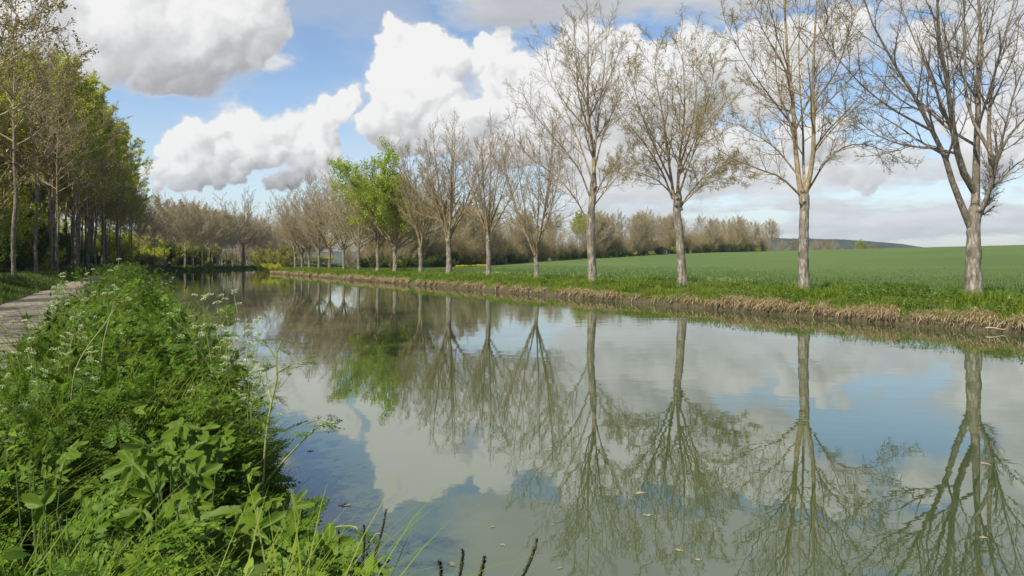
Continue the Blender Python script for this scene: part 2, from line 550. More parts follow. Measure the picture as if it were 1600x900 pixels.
def build_world():
    w = bpy.data.worlds.new('World'); SC.world = w; w.use_nodes = True
    nt = w.node_tree; nt.nodes.clear(); h = N(nt)
    out = h.new('ShaderNodeOutputWorld'); bg = h.new('ShaderNodeBackground'); bg.inputs[1].default_value = 0.112
    sky = h.new('ShaderNodeTexSky'); sky.sky_type = 'NISHITA'; sky.sun_disc = False
    sky.sun_elevation = SUN_EL; sky.sun_rotation = math.atan2(SUN_H[0], SUN_H[1])
    sky.air_density = 1.0; sky.dust_density = 0.0; sky.ozone_density = 2.2; sky.altitude = 100
    lum, al = make_clouds()
    im = bpy.data.images.new('cloud_field', SKW, SKH, alpha=True, float_buffer=True)
    im.colorspace_settings.name = 'Non-Color'
    buf = np.ones((SKH, SKW, 4), np.float32); buf[..., 0] = lum; buf[..., 1] = al; buf[..., 2] = 0
    im.pixels.foreach_set(buf.ravel()); im.update()
    tc = h.new('ShaderNodeTexCoord'); sep = h.new('ShaderNodeSeparateXYZ'); h.link(tc.outputs['Generated'], sep.inputs[0])
    az = h.math('ARCTAN2', sep.outputs[0], sep.outputs[1]); el = h.math('ARCSINE', sep.outputs[2])
    # mirror the field round the rest of the sky so that the light comes from clouds on every side
    az = h.math('PINGPONG', h.math('ADD', az, AZ1), AZ1 - AZ0)
    q = h.new('ShaderNodeCombineXYZ')
    h.link(h.math('DIVIDE', az, AZ1 - AZ0), q.inputs[0]); h.link(h.math('MULTIPLY_ADD', el, 1 / (EL1 - EL0), -EL0 / (EL1 - EL0)), q.inputs[1])
    tx = h.new('ShaderNodeTexImage', image=im, extension='EXTEND', interpolation='Cubic'); h.link(q.outputs[0], tx.inputs[0])
    s2 = h.new('ShaderNodeSeparateColor'); h.link(tx.outputs[0], s2.inputs[0])
    fac = h.math('MULTIPLY', s2.outputs[1], h.maprange(el, EL1 - .02, EL1 - .12, .25, 1))
    front = h.math('ABSOLUTE', h.math('ARCTAN2', sep.outputs[0], sep.outputs[1]))
    fac = h.math('MULTIPLY', fac, h.maprange(front, .85, 1.3, 1, .4))               # fewer clouds behind the camera
    lin = h.math('POWER', s2.outputs[0], 2.2)
    c = h.new('ShaderNodeCombineColor')
    # grey parts a little bluer than the white ones
    h.link(h.math('MULTIPLY', lin, 5.5), c.inputs[0]); h.link(h.math('MULTIPLY', h.math('POWER', s2.outputs[0], 2.14), 5.5), c.inputs[1])
    h.link(h.math('MULTIPLY', h.math('POWER', s2.outputs[0], 2.03), 5.5), c.inputs[2])
    tint = h.ramp(h.maprange(el, .16, -.01), [(0, (1, 1, 1)), (1, (.84, .90, .96))])
    h.link(h.mix(fac, sky.outputs[0], h.mix(1.0, c.outputs[0], tint, 'MULTIPLY')), bg.inputs[0]); h.link(bg.outputs[0], out.inputs[0])
    w.cycles.sampling_method = 'MANUAL'; w.cycles.sample_map_resolution = 512


build_world()
# ------------------------------------------------------------------ the canal and the land
LEFT = [(-60, 1.15), (0, 1.15), (50, 1.2), (90, 1.6), (120, 2.8), (145, 4.8), (165, 7.5), (193, 19.4), (233, 38), (290, 70), (420, 160)]
RIGHT = [(-60, 21.35), (20, 21.35), (60, 21.35), (100, 21.3), (120, 21.0), (128, 21.2), (133, 24), (142, 30), (160, 42), (200, 66), (270, 112), (400, 200)]


def smooth_line(pts, n=16):
    P = np.array(pts, float); out = []
    Q = np.vstack([2 * P[0] - P[1], P, 2 * P[-1] - P[-2]])
    for i in range(1, len(Q) - 2):
        a, b, c, d = Q[i - 1], Q[i], Q[i + 1], Q[i + 2]
        k = np.linalg.norm(c - b) * .5
        m0 = (c - a) / max(np.linalg.norm(c - a), 1e-6) * k; m1 = (d - b) / max(np.linalg.norm(d - b), 1e-6) * k
        m0 *= 1.4; m1 *= 1.4
        t = np.linspace(0, 1, n, endpoint=False)[:, None]
        out.append((2 * t**3 - 3 * t**2 + 1) * b + (t**3 - 2 * t**2 + t) * m0 + (-2 * t**3 + 3 * t**2) * c + (t**3 - t**2) * m1)
    out.append(Q[-2][None])
    return np.concatenate(out)


LL, RL = smooth_line(LEFT), smooth_line(RIGHT)
CANAL = np.concatenate([LL, RL[::-1]])


def seg_dist(s, p, line):
    s = np.asarray(s, float).ravel(); p = np.asarray(p, float).ravel()
    best = np.full(s.shape, 1e9)
    for (a, b) in zip(line[:-1], line[1:]):
        d = b - a; L2 = max(d @ d, 1e-9)
        t = np.clip(((s - a[0]) * d[0] + (p - a[1]) * d[1]) / L2, 0, 1)
        best = np.minimum(best, (s - a[0] - t * d[0]) ** 2 + (p - a[1] - t * d[1]) ** 2)
    return np.sqrt(best)


def inside(s, p):
    s = np.asarray(s, float).ravel(); p = np.asarray(p, float).ravel()
    r = np.zeros(s.shape, bool); C = CANAL
    for a, b in zip(C, np.roll(C, -1, 0)):
        c = (a[1] > p) != (b[1] > p)
        with np.errstate(divide='ignore', invalid='ignore'):
            x = (b[0] - a[0]) * (p - a[1]) / (b[1] - a[1]) + a[0]
        r ^= c & (s < x)
    return r


def value_noise(x, y, seed):
    g = np.random.default_rng(seed); G = g.uniform(-1, 1, (64, 64))
    xi, yi = np.floor(x).astype(int), np.floor(y).astype(int); fx, fy = x - xi, y - yi
    fx, fy = fx * fx * (3 - 2 * fx), fy * fy * (3 - 2 * fy)
    g00, g10, g01, g11 = G[xi % 64, yi % 64], G[(xi + 1) % 64, yi % 64], G[xi % 64, (yi + 1) % 64], G[(xi + 1) % 64, (yi + 1) % 64]
    return (g00 * (1 - fx) + g10 * fx) * (1 - fy) + (g01 * (1 - fx) + g11 * fx) * fy


def land(s, p):
    """height of the ground above the water, and the distances to the two banks"""
    sh = np.shape(s); s = np.asarray(s, float).ravel(); p = np.asarray(p, float).ravel()
    dl, dr = seg_dist(s, p, LL), seg_dist(s, p, RL); ins = inside(s, p)
    jag = .16 * np.where(value_noise(s * .17, p * 0 + 1, 3) > 0, 1.6, .8) * value_noise(s * 1.1, p * 1.1, 4) + .10 * value_noise(s * 3.1, p * 3.1, 5)
    d = np.where(ins, -np.minimum(dl, dr), np.minimum(dl, dr))
    right = dr < dl
    dj = d + jag * np.where(right, 1.0, .5)
    hr = -.35 + .68 * sstep(-.10, .10, dj) + .30 * sstep(.1, 2.4, dj)
    hl = -.35 + .85 * sstep(-.4, .9, dj)
    z = np.where(right, hr, hl)
    z = np.where(d < -1.2, -.6, z)
    t = sstep(27, 225, p)
    rise = 5.9 * t ** 1.45 * (1 - .0012 * np.clip(s - 104, -200, 300)) * sstep(5, 50, np.where(right, d, 0)) * np.where(right, 1, 0)
    rise -= 6.0 * sstep(225, 420, p) * np.where(right, 1, 0)
    z = z + rise + .035 * value_noise(s * .5, p * .5, 8) * sstep(.4, 1.5, d) * np.where(right, 1, sstep(5.2, 6.5, d))
    z += (.45 * sstep(5.1, 7.2, d) + .3 * sstep(9, 40, d)) * np.where(right, 0, 1)
    return z.reshape(sh), d.reshape(sh), right.reshape(sh)


def zat(s, p):
    return land(np.atleast_1d(np.asarray(s, float)), np.atleast_1d(np.asarray(p, float)))[0]


def step_axis(*segs):
    out = []
    for a, b, st in segs: out.append(np.arange(a, b, st))
    return np.concatenate(out + [[segs[-1][1]]])


def sheet(name, S, Pp, m, lift=0.0, keep=None):
    s, p = np.meshgrid(S, Pp, indexing='ij')
    z, d, r = land(s, p)
    x, y = W(s, p)
    V = np.stack([x, y, z + lift], -1).reshape(-1, 3)
    a, b = s.shape
    i = (np.arange(a - 1)[:, None] * b + np.arange(b - 1)[None]).ravel()
    q = np.stack([i, i + b, i + b + 1, i + 1], -1)
    if keep is not None:
        k = keep(s, p, d, r).ravel(); q = q[k[q].all(1)]
    mb = MB(); mb.add(V, q[:, ::-1])
    return mb.obj(name, m)


# ground: dark soil and thatch under the plants
m, h, out = new_mat('soil_and_grass')
v = position(h)
n1, n2 = h.noise(v, .8, 6, .6), h.noise(v, 9.0, 5, .65)
col = h.mix(h.maprange(n1, .35, .65), h.ramp(n2, [(.3, (.030, .042, .012)), (.7, (.055, .078, .020))]), h.ramp(n2, [(.3, (.045, .048, .018)), (.7, (.085, .10, .03))]))
sepz = h.new('ShaderNodeSeparateXYZ'); h.link(v, sepz.inputs[0])
mud = h.ramp(n2, [(.3, (.035, .030, .017)), (.7, (.13, .105, .062))])
col = h.mix(h.maprange(h.math('ADD', sepz.outputs[2], h.math('MULTIPLY', n2, .2)), .28, .46), mud, col)
principled(h, out, col, .95, .1, bump(h, n2, .8, .06))
M_GROUND = m

SAX = step_axis((-60, -6, 3), (-6, 40, .33), (40, 150, .75), (150, 300, 2.5), (300, 700, 25), (700, 3200, 150))
PAX = step_axis((-900, -100, 60), (-100, -14, 6), (-14, -.8, .6), (-.8, 4, .2), (4, 20, .8), (20, 24, .11), (24, 34, .5), (34, 120, 3), (120, 260, 7), (260, 500, 30), (500, 3200, 150))
tag(sheet('ground', SAX, PAX, M_GROUND), kind='structure')

# towpath: pale rolled gravel with a worn centre, keeping its distance from the water
m, h, out = new_mat('rolled_gravel')
v = position(h)
n1, n2 = h.noise(v, 1.1, 5, .6), h.noise(v, 38.0, 4, .7)
col = h.mix(.5, h.ramp(n1, [(.3, (.16, .13, .098)), (.7, (.30, .25, .19))]), h.ramp(n2, [(.3, (.10, .088, .07)), (.7, (.38, .335, .28))]))
principled(h, out, col, .95, .1, bump(h, n2, .6, .02))
M_PATH = m


def offset_line(line, off):
    t = np.gradient(line, axis=0); t /= np.linalg.norm(t, axis=1, keepdims=True)
    return line + off * np.stack([t[:, 1], -t[:, 0]], -1)


LLF = np.stack([np.interp(np.linspace(0, 1, 420), np.linspace(0, 1, len(LL)), LL[:, k]) for k in (0, 1)], -1)
offs = np.linspace(1.95, 4.9, 12)
rows = []
for o_ in offs:
    wob = o_ + (.22 * value_noise(LLF[:, 0] * .45, LLF[:, 0] * 0 + o_, 31) if o_ in (offs[0], offs[-1]) else 0)
    L = LLF - np.stack([np.zeros(len(LLF)), np.ones(len(LLF))], -1) * 0
    t = np.gradient(LLF, axis=0); t /= np.linalg.norm(t, axis=1, keepdims=True)
    rows.append(LLF + np.stack([t[:, 1], -t[:, 0]], -1) * np.reshape(np.broadcast_to(wob, len(LLF)), (-1, 1)))
R_ = np.stack(rows, 1)
zz = zat(R_[..., 0], R_[..., 1]).reshape(R_.shape[:2]) + .02 + .03 * (1 - np.abs(np.linspace(-1, 1, 12))[None] ** 2)
x, y = W(R_[..., 0], R_[..., 1])
mb = MB(); a, b = zz.shape
i = (np.arange(a - 1)[:, None] * b + np.arange(b - 1)[None]).ravel()
mb.add(np.stack([x, y, zz], -1), np.stack([i, i + 1, i + b + 1, i + b], -1))
tag(mb.obj('towpath', M_PATH), kind='structure')

# wheat field: one sheet just over the soil
m, h, out = new_mat('young_wheat_field')
v = position(h)
g_ = h.new('ShaderNodeMapping'); g_.inputs['Rotation'].default_value = (0, 0, -TH); g_.inputs['Scale'].default_value = (6.5, .25, 1); h.link(v, g_.inputs[0])
n1, n2, n3 = h.noise(v, .035, 5, .6), h.noise(v, 2.2, 8, .8), h.noise(g_.outputs[0], 1.0, 4, .6)
col = h.mix(h.maprange(n1, .42, .58), (.090, .142, .026), (.118, .170, .030))
col = h.mix(h.maprange(n2, .35, .7), col, (.060, .108, .025))
col = h.mix(h.maprange(n3, .5, .72, 0, .5), col, (.075, .125, .035))
principled(h, out, col, .8, .25, bump(h, n2, 1.0, .25))
M_FIELD = m
FS = step_axis((-60, 0, 4), (0, 160, 1.2), (160, 330, 4))
FP = step_axis((28.4, 40, .4), (40, 120, 2), (120, 260, 6))
FIELD_EDGE = lambda s: 28.7 + .25 * value_noise(np.asarray(s, float) * .6, np.asarray(s, float) * 0 + 3, 77)
tag(sheet('wheat_field', FS, FP, M_FIELD, .045, lambda s, p, d, r: (p > FIELD_EDGE(s.ravel()).reshape(s.shape)) & r & (d > 6) & (p < 258)), kind='structure')

# canal water: murky green body under a clean mirror
m, h, out = new_mat('canal_water')
v = position(h)
mp = h.new('ShaderNodeMapping'); mp.inputs['Rotation'].default_value = (0, 0, .5); mp.inputs['Scale'].default_value = (.8, 1.5, 1); h.link(v, mp.inputs[0])
w1 = h.noise(mp.outputs[0], 1.1, 2, .45); w2 = h.noise(mp.outputs[0], 4.2, 2, .5)
patch = h.maprange(h.noise(v, .06, 3, .5), .38, .62, .35, 1.3)
hh = h.math('MULTIPLY', h.math('ADD', h.math('MULTIPLY', w1, .0023), h.math('MULTIPLY', w2, .0006)), patch)
bn = h.new('ShaderNodeBump'); bn.inputs['Strength'].default_value = 1.0; bn.inputs['Distance'].default_value = 1.0; h.link(hh, bn.inputs['Height'])
b_ = principled(h, out, h.ramp(h.noise(v, .25, 4), [(.35, (.040, .062, .020)), (.65, (.049, .072, .026))]), .012, .5, bn.outputs[0])
b_.inputs['IOR'].default_value = 2.7
M_WATER = m
poly = np.concatenate([offset_line(LL, 1.5), offset_line(RL, -1.5)[::-1]])
import bmesh
bm = bmesh.new(); x, y = W(poly[:, 0], poly[:, 1])
f_ = bm.faces.new([bm.verts.new((a, b, 0)) for a, b in zip(x, y)])
bm.normal_update()
if f_.normal.z < 0: f_.normal_flip()
bmesh.ops.triangulate(bm, faces=bm.faces[:])
me = bpy.data.meshes.new('canal_water'); bm.to_mesh(me); bm.free(); me.materials.append(M_WATER)
wo = bpy.data.objects.new('canal_water', me); COL.objects.link(wo); tag(wo, kind='structure')

# wooded hills far off behind the field
m, h, out = new_mat('far_woodland')
v = position(h, (.02, .02, .02))
n1, n2 = h.noise(v, 1.2, 5, .6), h.noise(v, 9, 5, .7)
col = h.mix(h.maprange(n1, .42, .6), h.ramp(n2, [(.35, (.020, .036, .018)), (.65, (.045, .065, .028))]), h.ramp(n2, [(.35, (.035, .045, .030)), (.65, (.07, .075, .048))]))
principled(h, out, col, .95, .05, bump(h, n2, 1, 6))


def hill(name, Y, xs, ys, depth, seed, mat):
    X = np.linspace(xs[0], xs[-1], 260); T = np.linspace(0, 1, 24)
    top = CAMH + (HOR - np.interp(X, xs, ys)) / F_PX * Y
    xx = (X - 800) / F_PX * Y
    g = np.sin(T * math.pi)[None]
    z = (top[:, None] + 3) * g ** .8 - 3
    nx = value_noise(xx[:, None] * .03, T[None] * 9, seed) + .6 * value_noise(xx[:, None] * .11, T[None] * 25, seed + 1)
    z = z + nx * 2.0 * g
    V = np.stack([np.broadcast_to(xx[:, None], z.shape), Y + (T[None] - .5) * depth + 0 * z, z], -1)
    a, b = z.shape; i = (np.arange(a - 1)[:, None] * b + np.arange(b - 1)[None]).ravel()
    mb = MB(); mb.add(V, np.stack([i, i + b, i + b + 1, i + 1], -1))
    tag(mb.obj(name, mat), kind='structure')


hill('hills', 1700, [850, 980, 1075, 1120, 1180, 1260, 1320, 1365, 1395, 1425, 1450], [392, 380, 371, 369, 371, 373, 375, 379, 382, 388, 396], 500, 51, m)
hill('hills', 2600, [300, 600, 900, 1100, 1300, 1500, 1700, 1900], [398, 392, 390, 388, 390, 391, 392, 396], 700, 57, m)
# ------------------------------------------------------------------ trees
def basis(T):
    ref = np.where(np.abs(T[..., 2:3]) < .9, np.array([0, 0, 1.0]), np.array([1.0, 0, 0]))
    u = nrm(np.cross(T, ref)); return u, np.cross(T, u)


def spawn(P, R, L, per, t0, t1, ang, asd, lr, n, wander, trop, rr, g, lmin=.12, tip=.3, shrink=.6, flat=0.0, rmax=1e9):
    """side shoots along every branch of one order: returns the branches of the next order"""
    M, n0, _ = P.shape
    cnt = M * per
    par = np.repeat(np.arange(M), per); j = np.tile(np.arange(per), M)
    t = t0 + (t1 - t0) * (j + g.uniform(.1, .9, cnt)) / per
    f = t * (n0 - 1); i0 = np.minimum(f.astype(int), n0 - 2); f = f - i0
    st = P[par, i0] * (1 - f)[:, None] + P[par, i0 + 1] * f[:, None]
    T = nrm(P[par, i0 + 1] - P[par, i0]); u, v = basis(T)
    az = j * 2.4 + np.repeat(g.uniform(0, 6.28, M), per) + g.normal(0, .35, cnt)
    an = ang + g.normal(0, asd, cnt)
    d = np.cos(an)[:, None] * T + np.sin(an)[:, None] * (np.cos(az)[:, None] * u + np.sin(az)[:, None] * v)
    d[:, 2] *= 1 - flat; d = nrm(d)
    ln = np.maximum(L[par] * lr * (1 - shrink * t) * g.uniform(.65, 1.25, cnt), lmin)
    r0 = np.minimum((R[par, i0] * (1 - f) + R[par, i0 + 1] * f) * rr, rmax)
    Q = np.empty((cnt, n + 1, 3)); Q[:, 0] = st
    for k in range(n):
        d = nrm(d + g.normal(0, wander, (cnt, 3)) + np.array([0, 0, trop]))
        Q[:, k + 1] = Q[:, k] + d * (ln / n)[:, None]
    RR = r0[:, None] * (1 - (1 - tip) * np.linspace(0, 1, n + 1)[None])
    return Q, RR, ln


def resample(pts, n):
    P = np.array(pts, float)
    Q = np.vstack([2 * P[0] - P[1], P, 2 * P[-1] - P[-2]]); out = []
    for i in range(1, len(Q) - 2):
        a, b, c, d = Q[i - 1:i + 3]; t = np.linspace(0, 1, 8, endpoint=False)[:, None]
        out.append(.5 * (2 * b + (c - a) * t + (2 * a - 5 * b + 4 * c - d) * t**2 + (3 * b - a - 3 * c + d) * t**3))
    out.append(P[-1:]); C = np.concatenate(out)
    s = np.concatenate([[0], np.cumsum(np.linalg.norm(np.diff(C, axis=0), axis=1))])
    return np.stack([np.interp(np.linspace(0, s[-1], n), s, C[:, k]) for k in range(3)], -1), s[-1]


def auto_limbs(H, hf, nl, spread, g, lean=0.0, leader=True):
    """limbs of a tree that fans out from a pruned head at height hf"""
    out = []
    for i in range(nl):
        az = i * 2.4 + g.normal(0, .3)
        a = spread * (.25 + .9 * ((i * .618) % 1)) if not (leader and i == 0) else .04
        top = (H - hf) * (1.0 if i == 0 and leader else g.uniform(.74, .98)) * math.cos(a) ** .5
        z0 = hf + g.uniform(-.35, .55) * (0 if i == 0 else 1)
        r = math.tan(a) * top * .8
        c, s = math.cos(az), math.sin(az)
        pts = [(0, 0, z0 - .15), (c * r * .2 + .02, s * r * .2, z0 + top * .13), (c * r * .52, s * r * .52, z0 + top * .38), (c * r * .83 + lean * .5, s * r * .83, z0 + top * .70), (c * r + lean, s * r, z0 + top)]
        out.append((pts, None))
    return out


def make_tree(name, label, cat, trunk, tr, limbs, mats, g, group=None, per=(13, 9, 5), lr=(.42, .40, .42), ang=(.72, .70, .7), trop=(.06, .05, .04),
              buds=None, leaves=None, ttip=.010, kt=10, twig=True, knots=5, limb_r=None, head=1.25, wander=.10, low=0.15, minr=(.010, .0052, .0034), branch_name='crown', rr1=.52):
    root = thing(name, label, cat, group=group)
    # trunk
    TP, TL = resample(trunk, 22)
    TP = TP + g.normal(0, .012, TP.shape) * np.linspace(0, 1, 22)[:, None] * tr * 2
    t = np.linspace(0, 1, 22)
    r = tr * (1 - .26 * t) * (1 + .20 * np.exp(-t * TL / .35)) * (1 + (head - 1) * np.exp(-((t - .97) / .10) ** 2)) * (1 + g.normal(0, .035, 22))
    r[-2:] *= (.86, .5)
    mb = MB(); tubes(mb, TP[None], r[None], kt * 2)
    V = mb.V[0]; nz = value_noise(V[:, 2] * 5 + V[:, 0] * 9, V[:, 1] * 9 + V[:, 0] * 7, int(g.integers(99)))
    axis = np.repeat(TP, kt * 2, 0); V += (V - axis) * (.10 * nz[:, None]).astype(np.float32)
    topc = len(V); mb.add(TP[-1:] + [[0, 0, r[-1] * .5]]); 
    ring = np.arange(21 * kt * 2, 22 * kt * 2); mb.F.append(np.stack([ring, np.roll(ring, -1), np.full(kt * 2, topc)], -1))
    for _ in range(knots):                                              # stubs of old pruned limbs round the head
        q = g.uniform(.80, .985); c = np.array([np.interp(q, t, TP[:, k]) for k in range(3)]); a = g.uniform(0, 6.28)
        d = np.array([math.cos(a), math.sin(a), g.uniform(.2, .9)]); d /= np.linalg.norm(d); ln = tr * g.uniform(1.0, 1.45)
        tubes(mb, np.array([[c, c + d * ln * .6, c + d * ln, c + d * ln * 1.04]]), np.array([[tr * .55, tr * .40, tr * .28, .004]]), 8)
    mb.obj('trunk', mats['trunk'], root)
    # limbs
    LP, LR, LL_ = [], [], []
    for pts, r0 in limbs:
        P, ln = resample(pts, 12); P[1:] += np.cumsum(g.normal(0, .012 * ln / 11, (11, 3)), 0)
        r0 = r0 or (limb_r or tr * .42) * g.uniform(.8, 1.1)
        tt = np.linspace(0, 1, 12)
        LP.append(P); LL_.append(ln); LR.append(np.maximum(r0 * (1 - .92 * tt ** .8), ttip))
    LP, LR, LL_ = np.array(LP), np.array(LR), np.array(LL_)
    cr = MB(); tubes(cr, LP, LR, 8)
    Q1 = spawn(LP, LR, LL_, per[0], low, .98, ang[0], .16, lr[0], 6, wander, trop[0] + .025, rr1, g, lmin=.5)
    R1 = np.maximum(Q1[1], minr[0]); tubes(cr, Q1[0], R1, 5)
    Q2 = spawn(Q1[0], R1, Q1[2], per[1], .10, .98, ang[1], .18, lr[1], 4, wander * 1.2, trop[1], .62, g, lmin=.25)
    R2 = np.maximum(Q2[1], minr[1]); tubes(cr, Q2[0], R2, 4)
    tips = [Q2[0]]
    if twig:
        Q3 = spawn(Q2[0], R2, Q2[2], per[2], .12, .98, ang[2], .2, lr[2], 2, wander * 1.3, trop[2], .7, g, lmin=.12)
        tubes(cr, Q3[0], np.maximum(Q3[1], minr[2]), 3); tips.append(Q3[0])
    crown = cr.obj(branch_name, mats['branch'], root)
    for spec in (buds, leaves):
        if not spec: continue
        T_ = tips[-1]; n = len(T_); k = spec['n']
        if spec.get('mask') is not None:
            T_ = T_[spec['mask'](T_[:, -1])]; n = len(T_)
            if n == 0: continue
        sel = g.integers(0, n, k); f = g.uniform(spec.get('f0', .3), 1.05, k) * (T_.shape[1] - 1)
        i0 = np.minimum(f.astype(int), T_.shape[1] - 2); f = (f - i0)[:, None]
        pos = T_[sel, i0] * (1 - f) + T_[sel, i0 + 1] * f + g.normal(0, spec.get('jit', .02), (k, 3))
        d = g.normal(0, 1, (k, 3)) + np.array([0, 0, spec.get('up', .3)])
        lb = MB(); scatter(lb, spec['tmpl'], pos, frames(d, jitter=.6, g=g), spec['size'] * g.uniform(.6, 1.25, k))
        lb.obj(spec['name'], spec['mat'], crown, smooth=False)
    return root


M_BARK = bark_mat('pale_bark', (.055, .046, .035), (.22, .19, .148), (.44, .395, .325), 1.0, (.12, .12, .06))
M_BRANCH = bark_mat('branch_bark', (.115, .085, .045), (.28, .215, .125), (.45, .37, .24), 1.6, (.17, .14, .05))
M_BRANCH2 = bark_mat('grey_branch_bark', (.07, .06, .045), (.18, .152, .115), (.35, .305, .24), 1.6)
M_WOODBARK = bark_mat('wood_bark', (.055, .045, .033), (.15, .125, .093), (.32, .28, .215), 1.0, (.05, .065, .02))
M_WOODTWIG = bark_mat('wood_twigs', (.15, .115, .065), (.30, .235, .15), (.45, .37, .25), 1.0)
M_WOODTWIG2 = bark_mat('brown_twigs', (.175, .135, .075), (.34, .275, .165), (.47, .395, .255), 1.0)
M_FARTWIG = bark_mat('sunlit_far_twigs', (.24, .19, .11), (.41, .345, .22), (.53, .46, .32), 1.0)  # lighter copy of the twig bark, sunlight put into its colour
M_BUD = leaf_mat('young_buds', [(.24, .18, .05), (.34, .27, .07), (.28, .29, .07)], .35)
M_SPRING = leaf_mat('bright_spring_leaves', [(.24, .33, .03), (.33, .42, .045), (.40, .47, .07)], .5)
M_YOUNG = leaf_mat('young_green_leaves', [(.34, .38, .03), (.44, .48, .045), (.50, .49, .075)], .45)
M_OLIVE = leaf_mat('olive_catkins', [(.30, .23, .075), (.38, .30, .09), (.34, .31, .075)], .4)
M_DEEP = leaf_mat('deep_green_leaves', [(.05, .085, .014), (.08, .125, .020), (.11, .16, .026)], .4)
M_GOLD = leaf_mat('yellow_green_leaves', [(.20, .20, .03), (.26, .25, .035), (.20, .23, .04)], .45)
QUAD = leaf_tmpl(.7, 2, .2, .15)
LEAF3 = leaf_tmpl(.8, 3, .2, .2)


def row_place(x_px, woff):
    Y = F_PX * CAMH / woff; X = (x_px - 800) / F_PX * Y
    s, p = SP(X, Y); return np.array([X, Y, float(zat(s, p)[0]) - .05]), Y


def traced(base_px, scale, origin, Y, paths, g, base_z, depth=.55):
    """limbs read off the photograph as pixel paths, given a real depth of their own"""
    out = []; known = []
    for k, (pts, r) in enumerate(paths):
        P = np.array(pts, float); X = (origin[0] + P[:, 0] / scale - base_px) / F_PX * Y
        Z = CAMH - (origin[1] + P[:, 1] / scale - HOR) / F_PX * Y - base_z
        ln = np.concatenate([[0], np.cumsum(np.hypot(np.diff(X), np.diff(Z)))])
        sl = depth * math.sin(k * 2.4 + 1) * g.uniform(.7, 1.2); y0 = 0.0
        if known:                                                       # start on the limb it springs from
            K = np.concatenate(known); dd = np.hypot(K[:, 0] - X[0], K[:, 2] - Z[0]); j = int(np.argmin(dd))
            if dd[j] < .8 and K[j, 3] > .6: X[0], y0, Z[0] = K[j, :3]
        if k == 0: sl *= .2; Z[0] -= .3
        D = y0 + sl * ln; D = np.clip(D, -2.6, 2.6); Xp = X.copy(); Zp = Z.copy()
        X = ((origin[0] + P[:, 0] / scale) - 800) / F_PX * (Y + D) - (base_px - 800) / F_PX * Y
        Z = CAMH - (origin[1] + P[:, 1] / scale - HOR) / F_PX * (Y + D) - base_z
        if y0: X[0], Z[0] = Xp[0], Zp[0]
        elif k == 0 or ln[0] == 0 and not known: Z[0] -= .3
        Q = np.stack([X, D, Z], -1); C, _ = resample(Q, 40)
        known.append(np.concatenate([C, np.linspace(0, ln[-1], 40)[:, None]], 1)); out.append((Q, r))
    return out


ROWX = [1522, 1257, 1066, 925, 838, 763, 701, 657, 617, 590, 560, 537, 515, 498, 483, 472, 461]
ROWO = [.068 * (x - 200) for x in ROWX]
GRP = 'trees in a row along the far bank of the canal'
MT = dict(trunk=M_BARK, branch=M_BRANCH); MT2 = dict(trunk=M_BARK, branch=M_BRANCH2)


def to_tree(P, Yt, bx, bz):                                             # full photo pixels to tree metres
    return [((x - bx) / F_PX * Yt, 0, CAMH - (y - HOR) / F_PX * Yt - bz) for x, y in P]


def near_tree(i, label, trunk_px, tr, paths, scale, origin, seed, mats, **kw):
    g = np.random.default_rng(seed)
    loc, Y = row_place(ROWX[i], ROWO[i])
    tp = to_tree(trunk_px, Y, ROWX[i], loc[2]); tp[0] = (tp[0][0], 0, -.1)
    lim = traced(ROWX[i], scale, origin, Y, paths, g, loc[2])
    o = make_tree('bare_tree', label, 'tree', tp, tr, lim, mats, g, GRP, **kw); o.location = loc
    return o


# 1: the big one on the right
near_tree(0, 'rightmost tree of the row, thick pale trunk forking low into many long dark limbs', [(1522, 475), (1521, 430), (1521, 380), (1522, 335), (1523, 318)], .265, [
    ([(703, 560), (708, 430), (712, 300), (709, 200), (715, 60), (700, -80), (705, -200)], .15),
    ([(694, 590), (652, 490), (625, 400), (590, 330), (545, 240), (490, 150), (440, 60), (405, -60)], .125),
    ([(700, 500), (668, 430), (645, 330), (628, 200), (606, 80), (600, -60), (590, -180)], .135),
    ([(632, 410), (590, 385), (520, 378), (450, 352), (380, 300), (330, 270)], .05),
    ([(710, 575), (742, 500), (765, 410), (800, 340), (833, 310), (900, 230)], .10),
    ([(712, 470), (740, 350), (747, 230), (772, 120), (805, 0), (820, -120)], .085),
    ([(704, 430), (690, 280), (680, 120), (672, -20), (660, -150)], .07),
    ([(592, 335), (500, 290), (420, 230), (350, 150), (300, 70)], .05),
    ([(650, 350), (600, 220), (545, 90), (500, -30), (480, -120)], .06),
    ([(758, 440), (800, 270), (845, 150), (890, 60)], .05),
    ([(706, 590), (735, 520), (748, 470)], .09)],
    1.667, (1100, 0), 101, MT2, per=(14, 9, 7), lr=(.40, .44, .46), ang=(.68, .7, .7), trop=(.07, .04, .03), head=1.05, knots=1, low=.22)
